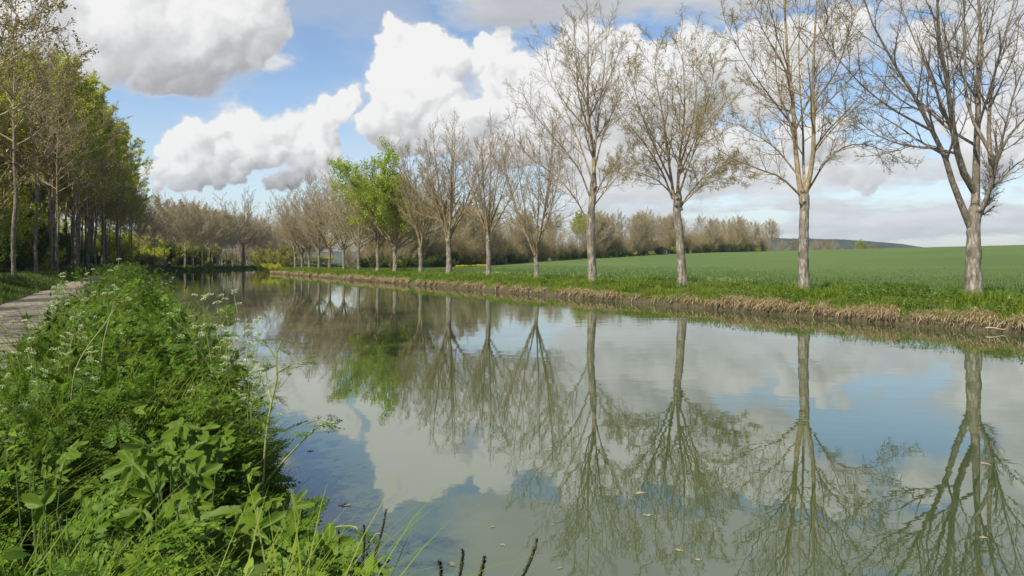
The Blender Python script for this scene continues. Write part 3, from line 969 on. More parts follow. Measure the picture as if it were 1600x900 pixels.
# 2
near_tree(1, 'slender tree second from the right, splitting into two tall upright stems', [(1257, 464), (1255, 410), (1256, 360), (1257, 318), (1258, 298)], .235, [
    ([(258, 520), (242, 420), (236, 300), (216, 150), (205, 0), (200, -130), (205, -230)], .13),
    ([(263, 510), (284, 410), (285, 260), (290, 110), (296, -20), (290, -140)], .12),
    ([(252, 510), (200, 462), (140, 440), (60, 405), (-10, 350)], .055),
    ([(242, 450), (180, 380), (100, 330), (20, 270)], .045),
    ([(238, 340), (170, 250), (100, 150), (50, 50)], .045),
    ([(268, 500), (330, 405), (400, 372), (480, 395), (520, 430)], .05),
    ([(285, 400), (350, 322), (430, 255), (490, 222)], .045),
    ([(287, 270), (340, 190), (380, 80), (405, -20)], .045),
    ([(262, 505), (258, 350), (250, 200), (252, 40), (260, -90)], .07),
    ([(222, 190), (160, 90), (120, 0), (100, -90)], .04), ([(292, 120), (340, 20), (370, -80)], .04)],
    1.667, (1100, 0), 102, MT, per=(15, 10, 7), lr=(.38, .44, .46), ang=(.8, .7, .7), trop=(.03, .02, .02), knots=8, head=1.2,
    buds=dict(n=9000, tmpl=QUAD, size=.06, mat=M_BUD, name='buds', f0=.6))
# 3
near_tree(2, 'round-crowned tree third from the right, knobbly swollen trunk head and yellowish buds', [(1068, 458), (1064, 410), (1062, 370), (1058, 335), (1059, 312), (1060, 300)], .24, [
    ([(465, 560), (470, 450), (484, 330), (481, 200), (472, 90)], .10), ([(456, 560), (440, 450), (425, 330), (402, 200), (410, 100)], .09),
    ([(452, 560), (420, 480), (370, 400), (320, 340), (285, 270)], .065), ([(450, 545), (400, 502), (340, 482), (270, 470)], .05),
    ([(452, 510), (385, 380), (345, 260), (330, 170)], .06), ([(474, 585), (500, 542), (560, 482), (640, 448)], .055),
    ([(470, 545), (510, 430), (560, 340), (625, 265)], .065), ([(474, 505), (520, 380), (560, 250), (572, 160)], .06),
    ([(470, 480), (510, 330), (520, 200), (512, 100)], .06), ([(478, 575), (540, 522), (610, 500), (670, 495)], .045)],
    1.8, (800, 0), 103, MT, per=(16, 11, 7), lr=(.42, .44, .46), trop=(.05, .04, .03), knots=9, head=1.45,
    buds=dict(n=20000, tmpl=QUAD, size=.058, mat=M_BUD, name='buds', f0=.5))
# 4
near_tree(3, 'tallest slender tree fourth from the right, long leader and cut stub on its trunk', [(926, 447), (924, 400), (923, 350), (926, 310), (928, 270)], .27, [
    ([(231, 520), (230, 430), (217, 330), (215, 200), (215, 100), (210, 20)], .15), ([(216, 632), (185, 570), (130, 502), (60, 452), (5, 400)], .06),
    ([(222, 562), (190, 480), (140, 410), (80, 340), (20, 245)], .065), ([(225, 505), (190, 400), (150, 300), (110, 200), (92, 100)], .07),
    ([(228, 562), (260, 500), (300, 450), (340, 400)], .055), ([(230, 475), (260, 370), (300, 280), (335, 185)], .065),
    ([(228, 450), (245, 300), (262, 180), (266, 50)], .07), ([(222, 400), (190, 280), (180, 150), (174, 40)], .06),
    ([(228, 582), (285, 510), (335, 460), (390, 470)], .045), ([(225, 330), (280, 200), (312, 100)], .05), ([(217, 300), (160, 180), (140, 80)], .05)],
    1.8, (800, 0), 104, MT, per=(16, 11, 8), lr=(.38, .44, .46), trop=(.07, .05, .04), knots=4, head=1.0,
    buds=dict(n=6000, tmpl=QUAD, size=.05, mat=M_BUD, name='buds', f0=.5))

# the others: four kinds, each of its own height
def auto_tree(i, label, H, hf, tr, nl, spread, seed, mats=MT, leader=True, group=GRP, name='bare_tree', **kw):
    g = np.random.default_rng(seed); loc, Y = row_place(ROWX[i], ROWO[i])
    ln = kw.pop('lean', 0)
    o = make_tree(name, label, 'tree', [(0, 0, -.1), (.03, 0, hf * .4), (-.03, .02, hf * .8), (0, 0, hf)], tr, auto_limbs(H, hf, nl, spread, g, ln, leader), mats, g, group, **kw)
    o.location = loc; return o


auto_tree(4, 'tree fifth from the right, thin pale trunk parting low into a wide open fork', 12.0, 1.9, .19, 8, .62, 105, MT, False, per=(13, 10, 6), lr=(.40, .44, .44), trop=(.07, .05, .04), head=1.0, knots=1, minr=(.011, .0065, .0048))
auto_tree(5, 'tree sixth from the right, straight pale trunk under a narrow fan of branches', 12.6, 3.6, .21, 9, .50, 106, MT, True, per=(13, 10, 6), lr=(.38, .44, .44), knots=4, head=1.3, minr=(.011, .0065, .0048))
auto_tree(6, 'tree seventh from the right, stout trunk with two heavy dark forks', 13.8, 3.5, .27, 10, .50, 107, MT, True, per=(13, 10, 6), lr=(.38, .44, .44), knots=6, head=1.3, minr=(.012, .007, .005))
t7 = auto_tree(7, 'tree next right of the leafy one, slim trunk with V fork and olive haze', 12.6, 2.9, .21, 9, .58, 108, MT, False, per=(13, 10, 6), lr=(.40, .44, .44), knots=2, head=1.1, minr=(.012, .007, .005),
               buds=dict(n=5000, tmpl=QUAD, size=.10, mat=M_OLIVE, name='buds', f0=.4))
lean_mask = lambda P: (P[:, 0] + .25 * P[:, 2] < 3.3 + .4 * np.sin(P[:, 2] * 2.1))
t8 = auto_tree(8, 'the only tree of the row in bright green leaf, its leafy limbs leaning left', 14.0, 3.1, .25, 17, .98, 109, MT, True, name='leafy_tree', per=(11, 8, 4), lr=(.40, .42, .42), knots=4, head=1.3, minr=(.012, .007, .005), lean=-.7,
               leaves=dict(n=30000, tmpl=LEAF3, size=.16, mat=M_SPRING, name='leaves', f0=.0, jit=.20, mask=lean_mask))
t9 = auto_tree(9, 'bare tree just left of the leafy one, close under its hanging foliage', 12.6, 3.0, .22, 9, .55, 110, MT, False, per=(12, 8, 4), lr=(.40, .42, .42), knots=3, head=1.2, minr=(.015, .010, .008),
               buds=dict(n=3000, tmpl=QUAD, size=.10, mat=M_OLIVE, name='buds', f0=.4))
FARH = {10: 12.6, 11: 12.8, 12: 13.6, 13: 13.2, 14: 13.0, 15: 12.6, 16: 12.4}
FARL = ['bare tree two places left of the leafy one, forked in a narrow V', 'bare tree three places left of the leafy one, trunk knobbly at the head', 'bare tree with a dark mistletoe ball in its crown, mid way in the receding row',
        'fourth bare tree from the far end of the row', 'third bare tree from the far end of the row', 'next to last bare tree at the far end of the row', 'last bare tree at the far left end of the row']
for k, i in enumerate(range(10, 17)):
    loc, Y = row_place(ROWX[i], ROWO[i]); src = (t9, t7, t9)[k % 3]
    if k == 0:
        far0 = auto_tree(10, FARL[0], 12.8, 3.1, .21, 13, .86, 111, dict(trunk=M_BARK, branch=M_WOODTWIG2), True, per=(13, 10, 5), lr=(.44, .44, .44), knots=4, head=1.35, minr=(.014, .009, .007))
    elif k == 1:
        far1 = auto_tree(11, FARL[1], 12.8, 3.0, .21, 13, .90, 112, dict(trunk=M_BARK, branch=M_WOODTWIG2), False, per=(13, 10, 5), lr=(.44, .44, .44), knots=3, head=1.3, minr=(.014, .009, .007))
    else:
        dup((far0, far1)[k % 2], loc, k * 1.9, FARH[i] / 12.8, FARL[k])
# ------------------------------------------------------------------ the woods
def wood_limbs(H, h0, n, spread, g, up=.55):
    out = [([(0, 0, h0 - .2), (.15, .1, h0 + (H - h0) * .35), (-.1, .15, h0 + (H - h0) * .7), (.1, 0, H)], None)]
    for i in range(n):
        q = (i + g.uniform(0, .8)) / n; z = h0 + (H - h0) * (.02 + .80 * q); az = i * 2.4 + g.normal(0, .3)
        ln = spread * (1 - .62 * q) * g.uniform(.75, 1.15); c, s = math.cos(az), math.sin(az)
        out.append(([(0, 0, z), (c * ln * .35, s * ln * .35, z + ln * up * .42), (c * ln * .72, s * ln * .72, z + ln * up * 1.1), (c * ln, s * ln, z + ln * up * 1.9)], .055 * (1.2 - .6 * q)))
    return out


def wood_tree(name, label, H, h0, tr, n, spread, seed, branch, group, trunk=None, bend=.3, **kw):
    g = np.random.default_rng(seed)
    kw.setdefault('minr', (.016, .009, .007)); kw.setdefault('per', (9, 7, 4))
    return make_tree(name, label, 'tree', [(0, 0, -.3), (bend * .3, 0, h0 * .35), (-bend * .2, bend * .3, h0 * .7), (0, 0, h0)], tr, wood_limbs(H, h0, n, spread, g), dict(trunk=trunk or M_WOODBARK, branch=branch), g, group,
                     kt=4, knots=0, head=1.0, low=.2, lr=(.44, .42, .42), limb_r=tr * .62, **kw)


GW = 'trees of the wood beside the towpath'
GF = 'trees of the wood round the far bend'
GR = 'trees of the wood beyond the field'
LW = ['tall bare brown tree in the wood along the left of the towpath', 'tall tree hazed with yellow-green young leaves in the wood left of the towpath', 'tall tree in fresh green leaf in the wood left of the towpath', 'bronze budding tree in the wood left of the towpath']
LF = ['bare grey-brown tree in the wood round the far bend of the canal', 'tree with thin yellowish leaf in the wood round the far bend', 'green leafing tree in the wood round the far bend of the canal', 'bronze budding tree in the wood round the far bend']
LR_ = ['bare grey tree in the brown wood beyond the field', 'yellowish budding tree in the brown wood beyond the field', 'green leafing tree in the brown wood beyond the field', 'bronze bare tree in the brown wood beyond the field']
lv = lambda n, size, mat, **k: dict(n=n, tmpl=QUAD, size=size, mat=mat, name='leaves', f0=.2, jit=.10, **k)
P_ = [
    wood_tree('wood_tree', LW[0], 22, 8.5, .17, 22, 5.0, 201, M_WOODTWIG, GW, buds=dict(n=3500, tmpl=QUAD, size=.11, mat=M_OLIVE, name='buds', f0=.4)),
    wood_tree('wood_tree', LW[1], 23, 9.5, .18, 24, 5.2, 202, M_WOODTWIG, GW, leaves=lv(20000, .21, M_YOUNG)),
    wood_tree('wood_tree', LW[2], 21, 7.5, .17, 26, 5.4, 203, M_WOODTWIG, GW, leaves=lv(32000, .22, M_YOUNG)),
    wood_tree('wood_tree', LW[3], 20, 7.0, .15, 22, 4.6, 204, M_WOODTWIG2, GW, leaves=lv(9000, .15, M_OLIVE)),
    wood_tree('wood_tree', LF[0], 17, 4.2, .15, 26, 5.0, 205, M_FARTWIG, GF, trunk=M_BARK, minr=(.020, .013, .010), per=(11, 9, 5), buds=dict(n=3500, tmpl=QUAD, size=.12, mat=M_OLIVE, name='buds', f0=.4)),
]
PROTO_USED = [False] * 5


def plant_tree(k, s, p, rz, sc, label, group):
    x, y = W(s, p); loc = (x, y, float(zat(s, p)[0]) - .1)
    if not PROTO_USED[k]:
        PROTO_USED[k] = True; o = P_[k]
        o.location = loc; o.rotation_euler.z = rz; o.scale = (sc,) * 3 if np.isscalar(sc) else sc
        o['label'] = label; o['group'] = group; return o
    return dup(P_[k], loc, rz, sc, label, group=group)


g = np.random.default_rng(77)
TALL = lambda s: float(.84 + .30 * sstep(72, 98, s) - .30 * sstep(138, 185, s))
LLT = np.gradient(LLF, axis=0); LLT /= np.linalg.norm(LLT, axis=1, keepdims=True); LLN = np.stack([LLT[:, 1], -LLT[:, 0]], -1)


def left_of_bank(s, off):
    i = int(np.argmin(np.abs(LLF[:, 0] - s))); q = LLF[i] + LLN[i] * off; return q[0], q[1]


def scr(s, p, z=0):
    X, Y = W(s, p); return 800 + F_PX * X / max(Y, .1), HOR - (z - CAMH) / max(Y, .1) * F_PX, Y


# front row beside the path: the nearest ones are told apart
NEAR_LEFT = [(22, 45, 0, .86, 'dark ivy-stained trunk nearest the left edge of the photo, beside the towpath'), (57, 57, 0, .84, 'second trunk from the left edge, dark and straight, before the undergrowth'),
             (79, 71, 1, .92, 'pale sunlit straight trunk, third from the left edge beside the towpath')]
for (xp, Y, k, sc, lb) in NEAR_LEFT:
    s, p = SP((xp - 800) / F_PX * Y, Y); plant_tree(k, s, p, g.uniform(0, 6), sc, lb, None if False else GW)
for s in (13, 21, 29, 36.5, 44):
    a, b = left_of_bank(s, 8.0 + g.uniform(-.6, 1.2)); plant_tree((0, 3)[int(g.random() < .4)], a, b, g.uniform(0, 6), g.uniform(.9, 1.05), 'tall bare tree of the front row beside the near towpath, leaning out of the frame', GW)
s = 80.0
while s < 168:
    k = int(g.choice([0, 1, 2, 3], p=[.24, .32, .18, .26])); off = 7.6 + g.uniform(-.8, 1.6)
    a, b = left_of_bank(s, off); plant_tree(k, a, b, g.uniform(0, 6), g.uniform(.86, 1.08) * TALL(s), LW[k], GW); s += g.uniform(3.2, 6.5)
n = 0
while n < 96:                                                           # the wood behind the front row
    s = g.uniform(40, 175); off = 11 + (38 if s < 140 else 16) * g.random() ** 1.3
    a, b = left_of_bank(s, off); xp, yp, Y = scr(a, b)
    if xp < -260 or Y < 40: continue
    k = int(g.choice([0, 1, 2, 3], p=[.20, .34, .24, .22])); plant_tree(k, a, b, g.uniform(0, 6), g.uniform(.82, 1.08) * TALL(s), LW[k], GW); n += 1
n = 0
while n < 62:                                                           # round the bend
    s = g.uniform(150, 330); off = 4.0 + 34 * g.random() ** 2.0
    a, b = left_of_bank(s, off); xp, yp, Y = scr(a, b)
    if not (215 < xp < 640): continue
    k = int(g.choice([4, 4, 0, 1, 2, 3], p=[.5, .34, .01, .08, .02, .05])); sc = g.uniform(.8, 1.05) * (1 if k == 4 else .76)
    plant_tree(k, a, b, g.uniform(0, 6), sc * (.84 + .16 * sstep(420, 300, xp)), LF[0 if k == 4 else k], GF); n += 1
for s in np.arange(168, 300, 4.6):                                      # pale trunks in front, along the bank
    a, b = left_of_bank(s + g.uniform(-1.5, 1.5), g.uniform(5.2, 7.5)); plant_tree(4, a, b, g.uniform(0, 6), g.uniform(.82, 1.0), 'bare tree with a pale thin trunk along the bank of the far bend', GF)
# the great bare oak that stands clear above the bend
oak = make_tree('oak_tree', 'broad spreading bare oak standing taller than the wood round the far bend', 'tree', [(0, 0, -.3), (.1, 0, 3), (0, .1, 6.5)], .42,
                auto_limbs(22.0, 6.5, 14, .80, np.random.default_rng(301), 0, True), dict(trunk=M_WOODBARK, branch=M_BRANCH), np.random.default_rng(301), GF, per=(10, 7, 3), minr=(.03, .02, .016), kt=5, head=1.0, knots=0, lr=(.42, .42, .42))
X = (380 - 800) / F_PX * 212; s, p = SP(X, 212); oak.location = (X, 212, float(zat(s, p)[0]) - .1)
# beyond the field: a brown wood from behind the avenue to the skyline
EDGE = np.array([(138, 44), (146, 54), (164, 75), (193, 105), (204, 150), (214, 200), (226, 250)], float)
n = 0
while n < 96:
    q = g.uniform(0, 1) ** .85 * (len(EDGE) - 1); i = min(int(q), len(EDGE) - 2); c = EDGE[i] + (EDGE[i + 1] - EDGE[i]) * (q - i)
    off = 2 + 22 * g.random() ** 1.4; a, b = c[0] + off * .85, c[1] - off * .3
    if inside(a, b)[0] or seg_dist(a, b, RL)[0] < 4: continue
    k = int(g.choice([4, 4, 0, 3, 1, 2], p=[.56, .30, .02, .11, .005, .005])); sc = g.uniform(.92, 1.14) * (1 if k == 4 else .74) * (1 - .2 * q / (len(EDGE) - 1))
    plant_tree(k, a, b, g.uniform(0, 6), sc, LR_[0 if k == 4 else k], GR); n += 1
# lone trees and thickets breaking the skyline beyond the crest
CRESTL = 'far trees breaking the skyline beyond the crest of the field'
for (xp, yt, Y, k, lb) in [(1098, 366, 300, 2, 'leafing round tree at the right-hand end of the brown wood'), (1118, 371, 310, 2, 'small green tree just past the end of the brown wood'), (1145, 383, 380, 2, 'low yellowish tree on the skyline between the third and second trunks'),
                           (1175, 378, 400, 1, 'pale green tree on the skyline left of the second trunk'), (1200, 378, 400, 4, 'bare grey tree on the skyline left of the second trunk'), (1222, 375, 390, 4, 'bare brown tree on the skyline close left of the second trunk'),
                           (1240, 374, 390, 3, 'bronze tree on the skyline just left of the second trunk'), (1275, 374, 390, 4, 'bare tree on the skyline just right of the second trunk'), (1290, 374, 390, 3, 'bronze tree on the skyline right of the second trunk'),
                           (1302, 376, 395, 4, 'last bare tree of the clump right of the second trunk'), (1345, 374, 420, 1, 'lone yellow-green tree on the skyline between the last two trunks'), (1362, 379, 420, 3, 'small brown bush-like tree beside the lone skyline tree')]:
    X = (xp - 800) / F_PX * Y; s, p = SP(X, Y); zb = float(zat(s, p)[0]); H = CAMH + (HOR - yt) / F_PX * Y - zb
    base = {0: 22, 1: 23, 2: 21, 3: 20, 4: 17}[k]; sc = H / base
    plant_tree(k, s, p, g.uniform(0, 6), (sc * 1.35, sc * 1.35, sc), lb, CRESTL)


def shrub(name, label, H, Wd, nl, size, mat, seed, group, stems=16, twigs=None):
    """many thin stems from the ground inside an uneven cloud of leaves"""
    g = np.random.default_rng(seed); root = thing(name, label, 'shrub', group=group)
    az = g.uniform(0, 6.28, stems); r = Wd * .5 * np.sqrt(g.uniform(.02, 1, stems))
    e = np.stack([np.cos(az) * r, np.sin(az) * r, H * g.uniform(.55, 1, stems) * (1 - .35 * (r / Wd * 2) ** 2)], -1)
    t = np.linspace(0, 1, 5)[None, :, None]; P = e[:, None] * np.concatenate([t ** 1.3, t ** 1.3, t], -1) + g.normal(0, .05, (stems, 5, 3))
    P[:, 0] = e * [.12, .12, 0]; P[:, 0, 2] = -.1
    R = np.repeat(np.linspace(.035, .010, 5)[None], stems, 0)
    mb = MB(); tubes(mb, P, R, 4)
    L = np.linalg.norm(e, axis=1); Q, RR, ln = spawn(P, R, L, 9, .2, 1, .7, .2, .34, 3, .15, .08, .6, g); RR = np.maximum(RR, .008); tubes(mb, Q, RR, 3)
    Q2, R2, _ = spawn(Q, RR, ln, 5, .1, 1, .7, .2, .45, 2, .2, .05, .6, g); tubes(mb, Q2, np.maximum(R2, .006), 3)
    st = mb.obj('stem', twigs or M_WOODTWIG, root)
    T_ = np.concatenate([Q2[:, 1:].reshape(-1, 3), Q[:, 1:].reshape(-1, 3)]); pos = T_[g.integers(0, len(T_), nl)] + g.normal(0, .10, (nl, 3))
    lb = MB(); scatter(lb, QUAD, pos, frames(g.normal(0, 1, (nl, 3)) + [0, 0, .2], jitter=.6, g=g), size * g.uniform(.6, 1.3, nl))
    lb.obj('foliage', mat, root, smooth=False); return root


SHL = {'l': ['dark green bush in the undergrowth left of the towpath', 'fresh green bush in the undergrowth left of the towpath'], 'f': ['green bush on the bank round the far bend', 'yellow-green bush on the bank round the far bend'],
       'r': ['dark green bush along the foot of the brown wood', 'light green bush along the foot of the brown wood']}
SHG = {'l': 'undergrowth beside the towpath', 'f': 'bushes round the far bend', 'r': 'bushes along the edge of the brown wood'}
S_ = [shrub('shrub', SHL['l'][0], 4.2, 5.5, 9000, .17, M_DEEP, 401, SHG['l']), shrub('shrub', SHL['l'][1], 3.8, 5.0, 7000, .17, M_YOUNG, 402, SHG['l']), shrub('shrub', SHL['f'][1], 4.5, 5.5, 6000, .19, M_GOLD, 403, SHG['f']),
      shrub('thicket', 'bare brown twiggy thicket under the trees', 8.5, 6.5, 1500, .15, M_OLIVE, 404, 'bare thickets under the wood', 34, M_WOODTWIG2),
      shrub('thicket', 'tall thicket in thin yellow-green leaf under the trees', 9.0, 6.5, 9000, .19, M_YOUNG, 405, 'bare thickets under the wood', 30, M_WOODTWIG)]
S_USED = [False] * 5


def plant_shrub(k, s, p, rz, sc, label, group):
    x, y = W(s, p); loc = (x, y, float(zat(s, p)[0]) - .1)
    if not S_USED[k]:
        S_USED[k] = True; o = S_[k]; o.location = loc; o.rotation_euler.z = rz; o.scale = (sc,) * 3 if np.isscalar(sc) else sc
        o['label'] = label; o['group'] = group; return o
    return dup(S_[k], loc, rz, sc, label, group=group)


n = 0
while n < 95:
    s = g.uniform(38, 235); off = 10.5 + 24 * g.random() ** 1.5
    a, b = left_of_bank(s, off); xp, yp, Y = scr(a, b)
    if xp < -160 or Y < 34: continue
    k = int(g.random() < .42); sc = g.uniform(.6, 1.3); plant_shrub(k, a, b, g.uniform(0, 6), (sc, sc, sc * g.uniform(.9, 1.5)), SHL['l'][k], SHG['l']); n += 1
n = 0
while n < 44:
    s = g.uniform(165, 330); off = 8 + 20 * g.random() ** 1.2
    a, b = left_of_bank(s, off); xp, yp, Y = scr(a, b)
    if not (225 < xp < 600): continue
    k = int(g.choice([0, 1, 2], p=[.12, .53, .35])); sc = g.uniform(.5, 1.0) * (1 + .35 * sstep(360, 410, xp)); plant_shrub(k, a, b, g.uniform(0, 6), sc, SHL['f'][int(k == 2)], SHG['f']); n += 1
for (xp, Y, sc, k) in [(425, 196, 1.9, 2), (440, 186, 1.5, 2), (408, 204, 1.5, 1)]:
    s, p = SP((xp - 800) / F_PX * Y, Y); plant_shrub(k, s, p, 1.0, sc, 'tall yellow blossoming bush behind the far end of the row' if k == 2 else 'big green bush behind the far end of the row', SHG['f'])
n = 0
while n < 110:
    q = g.uniform(0, 1) ** .8 * (len(EDGE) - 1.3); i = min(int(q), len(EDGE) - 2); c = EDGE[i] + (EDGE[i + 1] - EDGE[i]) * (q - i)
    off = -.5 + 9 * g.random() ** 1.6; a, b = c[0] + off * .85, c[1] - off * .3
    if inside(a, b)[0] or seg_dist(a, b, RL)[0] < 3: continue
    k = int(g.choice([0, 1], p=[.88, .12])); sc = g.uniform(.5, 1.05); plant_shrub(k, a, b, g.uniform(0, 6), sc, SHL['r'][int(k > 0)], SHG['r']); n += 1
for s in (2, 6.5, 11, 15.5, 20, 25, 30.5, 36, 43):  # unseen thickets added so that their shadows dapple the towpath
    a, b = left_of_bank(s, 8.6 + g.uniform(0, 1.2)); plant_shrub(3, a, b, g.uniform(0, 6), g.uniform(.95, 1.2), 'unseen bare thicket added left of the near towpath to dapple it with shadow', 'thickets under the trees left of the towpath')
THL = ['bare brown thicket under the trees left of the towpath', 'bare brown thicket under the trees round the far bend', 'bare brown thicket in the wood beyond the field']
THG = ['thickets under the trees left of the towpath', 'thickets under the trees round the far bend', 'thickets in the wood beyond the field']
n = 0
while n < 100:
    s = g.uniform(55, 235); a, b = left_of_bank(s, 13 + 30 * g.random()); xp, yp, Y = scr(a, b)
    if xp < -160 or Y < 45: continue
    k = 3 + int(g.random() < .62); plant_shrub(k, a, b, g.uniform(0, 6), g.uniform(.7, 1.25), THL[0] if k == 3 else 'tall thicket in yellow-green leaf under the trees left of the towpath', THG[0]); n += 1
n = 0
while n < 60:
    s = g.uniform(165, 330); a, b = left_of_bank(s, 18 + 24 * g.random()); xp, yp, Y = scr(a, b)
    if not (215 < xp < 640): continue
    plant_shrub(3, a, b, g.uniform(0, 6), g.uniform(.7, 1.15), THL[1], THG[1]); n += 1
n = 0
while n < 215:
    q = g.uniform(0.04, 1) ** .8 * (len(EDGE) - 1.2); i = min(int(q), len(EDGE) - 2); c = EDGE[i] + (EDGE[i + 1] - EDGE[i]) * (q - i)
    off = 2 + 16 * g.random() ** 1.4; a, b = c[0] + off * .85, c[1] - off * .3
    if inside(a, b)[0] or seg_dist(a, b, RL)[0] < 4: continue
    plant_shrub(3, a, b, g.uniform(0, 6), (g.uniform(1.0, 1.6), g.uniform(1.0, 1.6), g.uniform(1.0, 1.65) * (1 - .28 * q / (len(EDGE) - 1))), THL[2], THG[2]); n += 1
for (s, p) in ((137, 37), (141, 41), (145, 45.5), (150, 50), (148, 54), (155, 57), (141, 50), (160, 62), (135.5, 40), (133.5, 44)):
    plant_shrub(3, s, p, s * 1.7, .8, THL[2], THG[2]); plant_shrub(0, s - 2.0, p + 2.2, s, .7, SHL['r'][0], SHG['r'])
# the overhanging bush at the corner of the right bank
s, p = 128.0, 21.6; plant_shrub(1, s, p, 2, (.75, .75, .45), 'low leafy bush overhanging the water at the corner of the right bank', SHG['f'])
plant_shrub(1, 125.5, 21.5, 4, (.5, .5, .36), 'small leafy bush beside the overhanging one at the bank corner', SHG['f'])

# mistletoe
def mistletoe(label, loc, r, seed):
    g = np.random.default_rng(seed); n = 500; root = thing('mistletoe', label, 'mistletoe', loc)
    d = nrm(g.normal(0, 1, (n, 3))); t = np.linspace(0, 1, 4)[None, :, None]
    P = d[:, None] * t * r * g.uniform(.6, 1, (n, 1, 1)) + g.normal(0, .03 * r, (n, 4, 3)) * t
    mb = MB(); tubes(mb, P, np.repeat(np.linspace(.008, .004, 4)[None], n, 0), 3); st = mb.obj('stem', M_DEEP, root)
    lb = MB(); k = 1600; pos = P[g.integers(0, n, k), g.integers(2, 4, k)]; scatter(lb, leaf_tmpl(.3, 2), pos, frames(g.normal(0, 1, (k, 3)), g=g), .07); lb.obj('leaves', M_DEEP, root)


c = px(502, 351, F_PX * CAMH / ROWO[12]); mistletoe('round dark mistletoe ball in a bare tree far along the row', c, .55, 501)
# ------------------------------------------------------------------ low plants
M_GRASS = leaf_mat('bank_grass_blades', [(.080, .145, .010), (.135, .21, .014), (.19, .255, .022), (.24, .24, .06)], .35, .5, .2, .45)
M_VERGE = leaf_mat('shaded_verge_blades', [(.035, .070, .008), (.06, .105, .012), (.09, .14, .018), (.14, .14, .04)], .3, .5, .2, .45)  # darker copy of the bank grass, the verge's shade put into its colour
M_WHEAT = leaf_mat('wheat_blades', [(.075, .135, .024), (.10, .165, .028), (.13, .19, .036)], .3, .5, .3, .3)
M_DRY = leaf_mat('dry_sedge', [(.30, .22, .12), (.48, .37, .22), (.62, .51, .34), (.38, .28, .16)], .25, .8, .1)
M_WEED = leaf_mat('bank_weeds', [(.065, .13, .016), (.10, .18, .024), (.14, .215, .032)], .35, .45, .4, .35)
M_HERB = leaf_mat('herb_leaves', [(.012, .030, .003), (.042, .082, .005), (.088, .155, .009), (.20, .275, .028)], .27, .55, .16, .35)  # end stops put shaded gaps and sunlit tops into the leaf colour
M_FERN = leaf_mat('feathery_leaves', [(.026, .056, .005), (.072, .142, .009), (.16, .245, .022)], .28, .55, .15, .35)  # darkest stop deepened likewise, shade put into the colour
M_BROAD = leaf_mat('broad_leaves', [(.040, .088, .007), (.080, .142, .010), (.14, .205, .018)], .30, .5, .22)
M_STEM = plain_mat('green_stem', (.16, .21, .05), (.25, .30, .09), 6, .5, .4)
M_STEM2 = plain_mat('tan_green_stem', (.19, .22, .07), (.32, .35, .13), 6, .55, .4)
M_DARKSTEM = plain_mat('dark_green_stem', (.05, .09, .02), (.09, .14, .035), 6, .5, .4)
M_WHITE = leaf_mat('white_petals', [(.42, .50, .22), (.64, .68, .44), (.82, .84, .70)], .3, .6, .2)
M_SPIKE = plain_mat('sedge_spike', (.022, .016, .010), (.085, .060, .032), 60, .8, .2, .8, .004)
g = np.random.default_rng(900)


def in_view(s, p, m=260):
    X, Y = W(s, p); xp = 800 + F_PX * X / np.maximum(Y, .1); return (Y > .5) & (xp > -m) & (xp < 1600 + m)


def grow_points(n, s0, s1, p0, p1, pw=1.0):
    q = g.random(n); s = s0 + (s1 - s0) * q ** pw; p = g.uniform(p0, p1, n)
    k = in_view(s, p); return s[k], p[k]


# --- far bank of the avenue: grass, weeds, dry fringe
s, p = grow_points(370000, 4, 134, 21.0, 29.4, 1.7)
z, d, r = land(s, p); k = (d > -.10) & (z > .20); s, p, z, d = s[k], p[k], z[k], d[k]
x, y = W(s, p); tuft = sstep(-.2, .7, value_noise(s * 1.3, p * 1.3, 61)); tall = sstep(26.5, 29, p)
hgt = (.09 + .34 * tuft ** 1.5 + .10 * tall) * g.uniform(.6, 1.35, len(s)) * (1 + .3 * sstep(50, 120, s))
edge = d < .22; hgt = np.where(edge, np.maximum(hgt, .22), hgt)
mb = MB(); blades(mb, np.stack([x, y, z - .02], -1), hgt, .010 + .0004 * y, g.uniform(.05, .5, len(s)), 2, .7, g)
tag(mb.obj('bank_grass', M_GRASS), 'fresh green grass on the bank under the row of trees', kind='stuff')

s, p = grow_points(16000, 5, 132, 21.2, 29, 1.6); keep = value_noise(s * .8, p * .8, 63) + .5 * value_noise(s * 2.6, p * 2.6, 64) > .12
s, p = s[keep], p[keep]; z, d, r = land(s, p); k = d > .25; s, p, z = s[k], p[k], z[k]
mb = MB(); REP = 5; n = len(s) * REP; ss, pp, zz = np.repeat(s, REP) + g.normal(0, .10, n), np.repeat(p, REP) + g.normal(0, .10, n), np.repeat(z, REP)
x, y = W(ss, pp); pos = np.stack([x, y, zz + g.uniform(.05, .38, n)], -1)
scatter(mb, leaf_tmpl(.55, 2, .15, .2), pos, frames(np.stack([g.normal(0, 1, n), g.normal(0, 1, n), g.uniform(-.3, .7, n)], -1), jitter=.3, g=g), g.uniform(.05, .12, n) * (1 + .006 * y))
tag(mb.obj('bank_weeds', M_WEED), 'clumps of broad leafed weeds in the grass under the row of trees', kind='stuff')

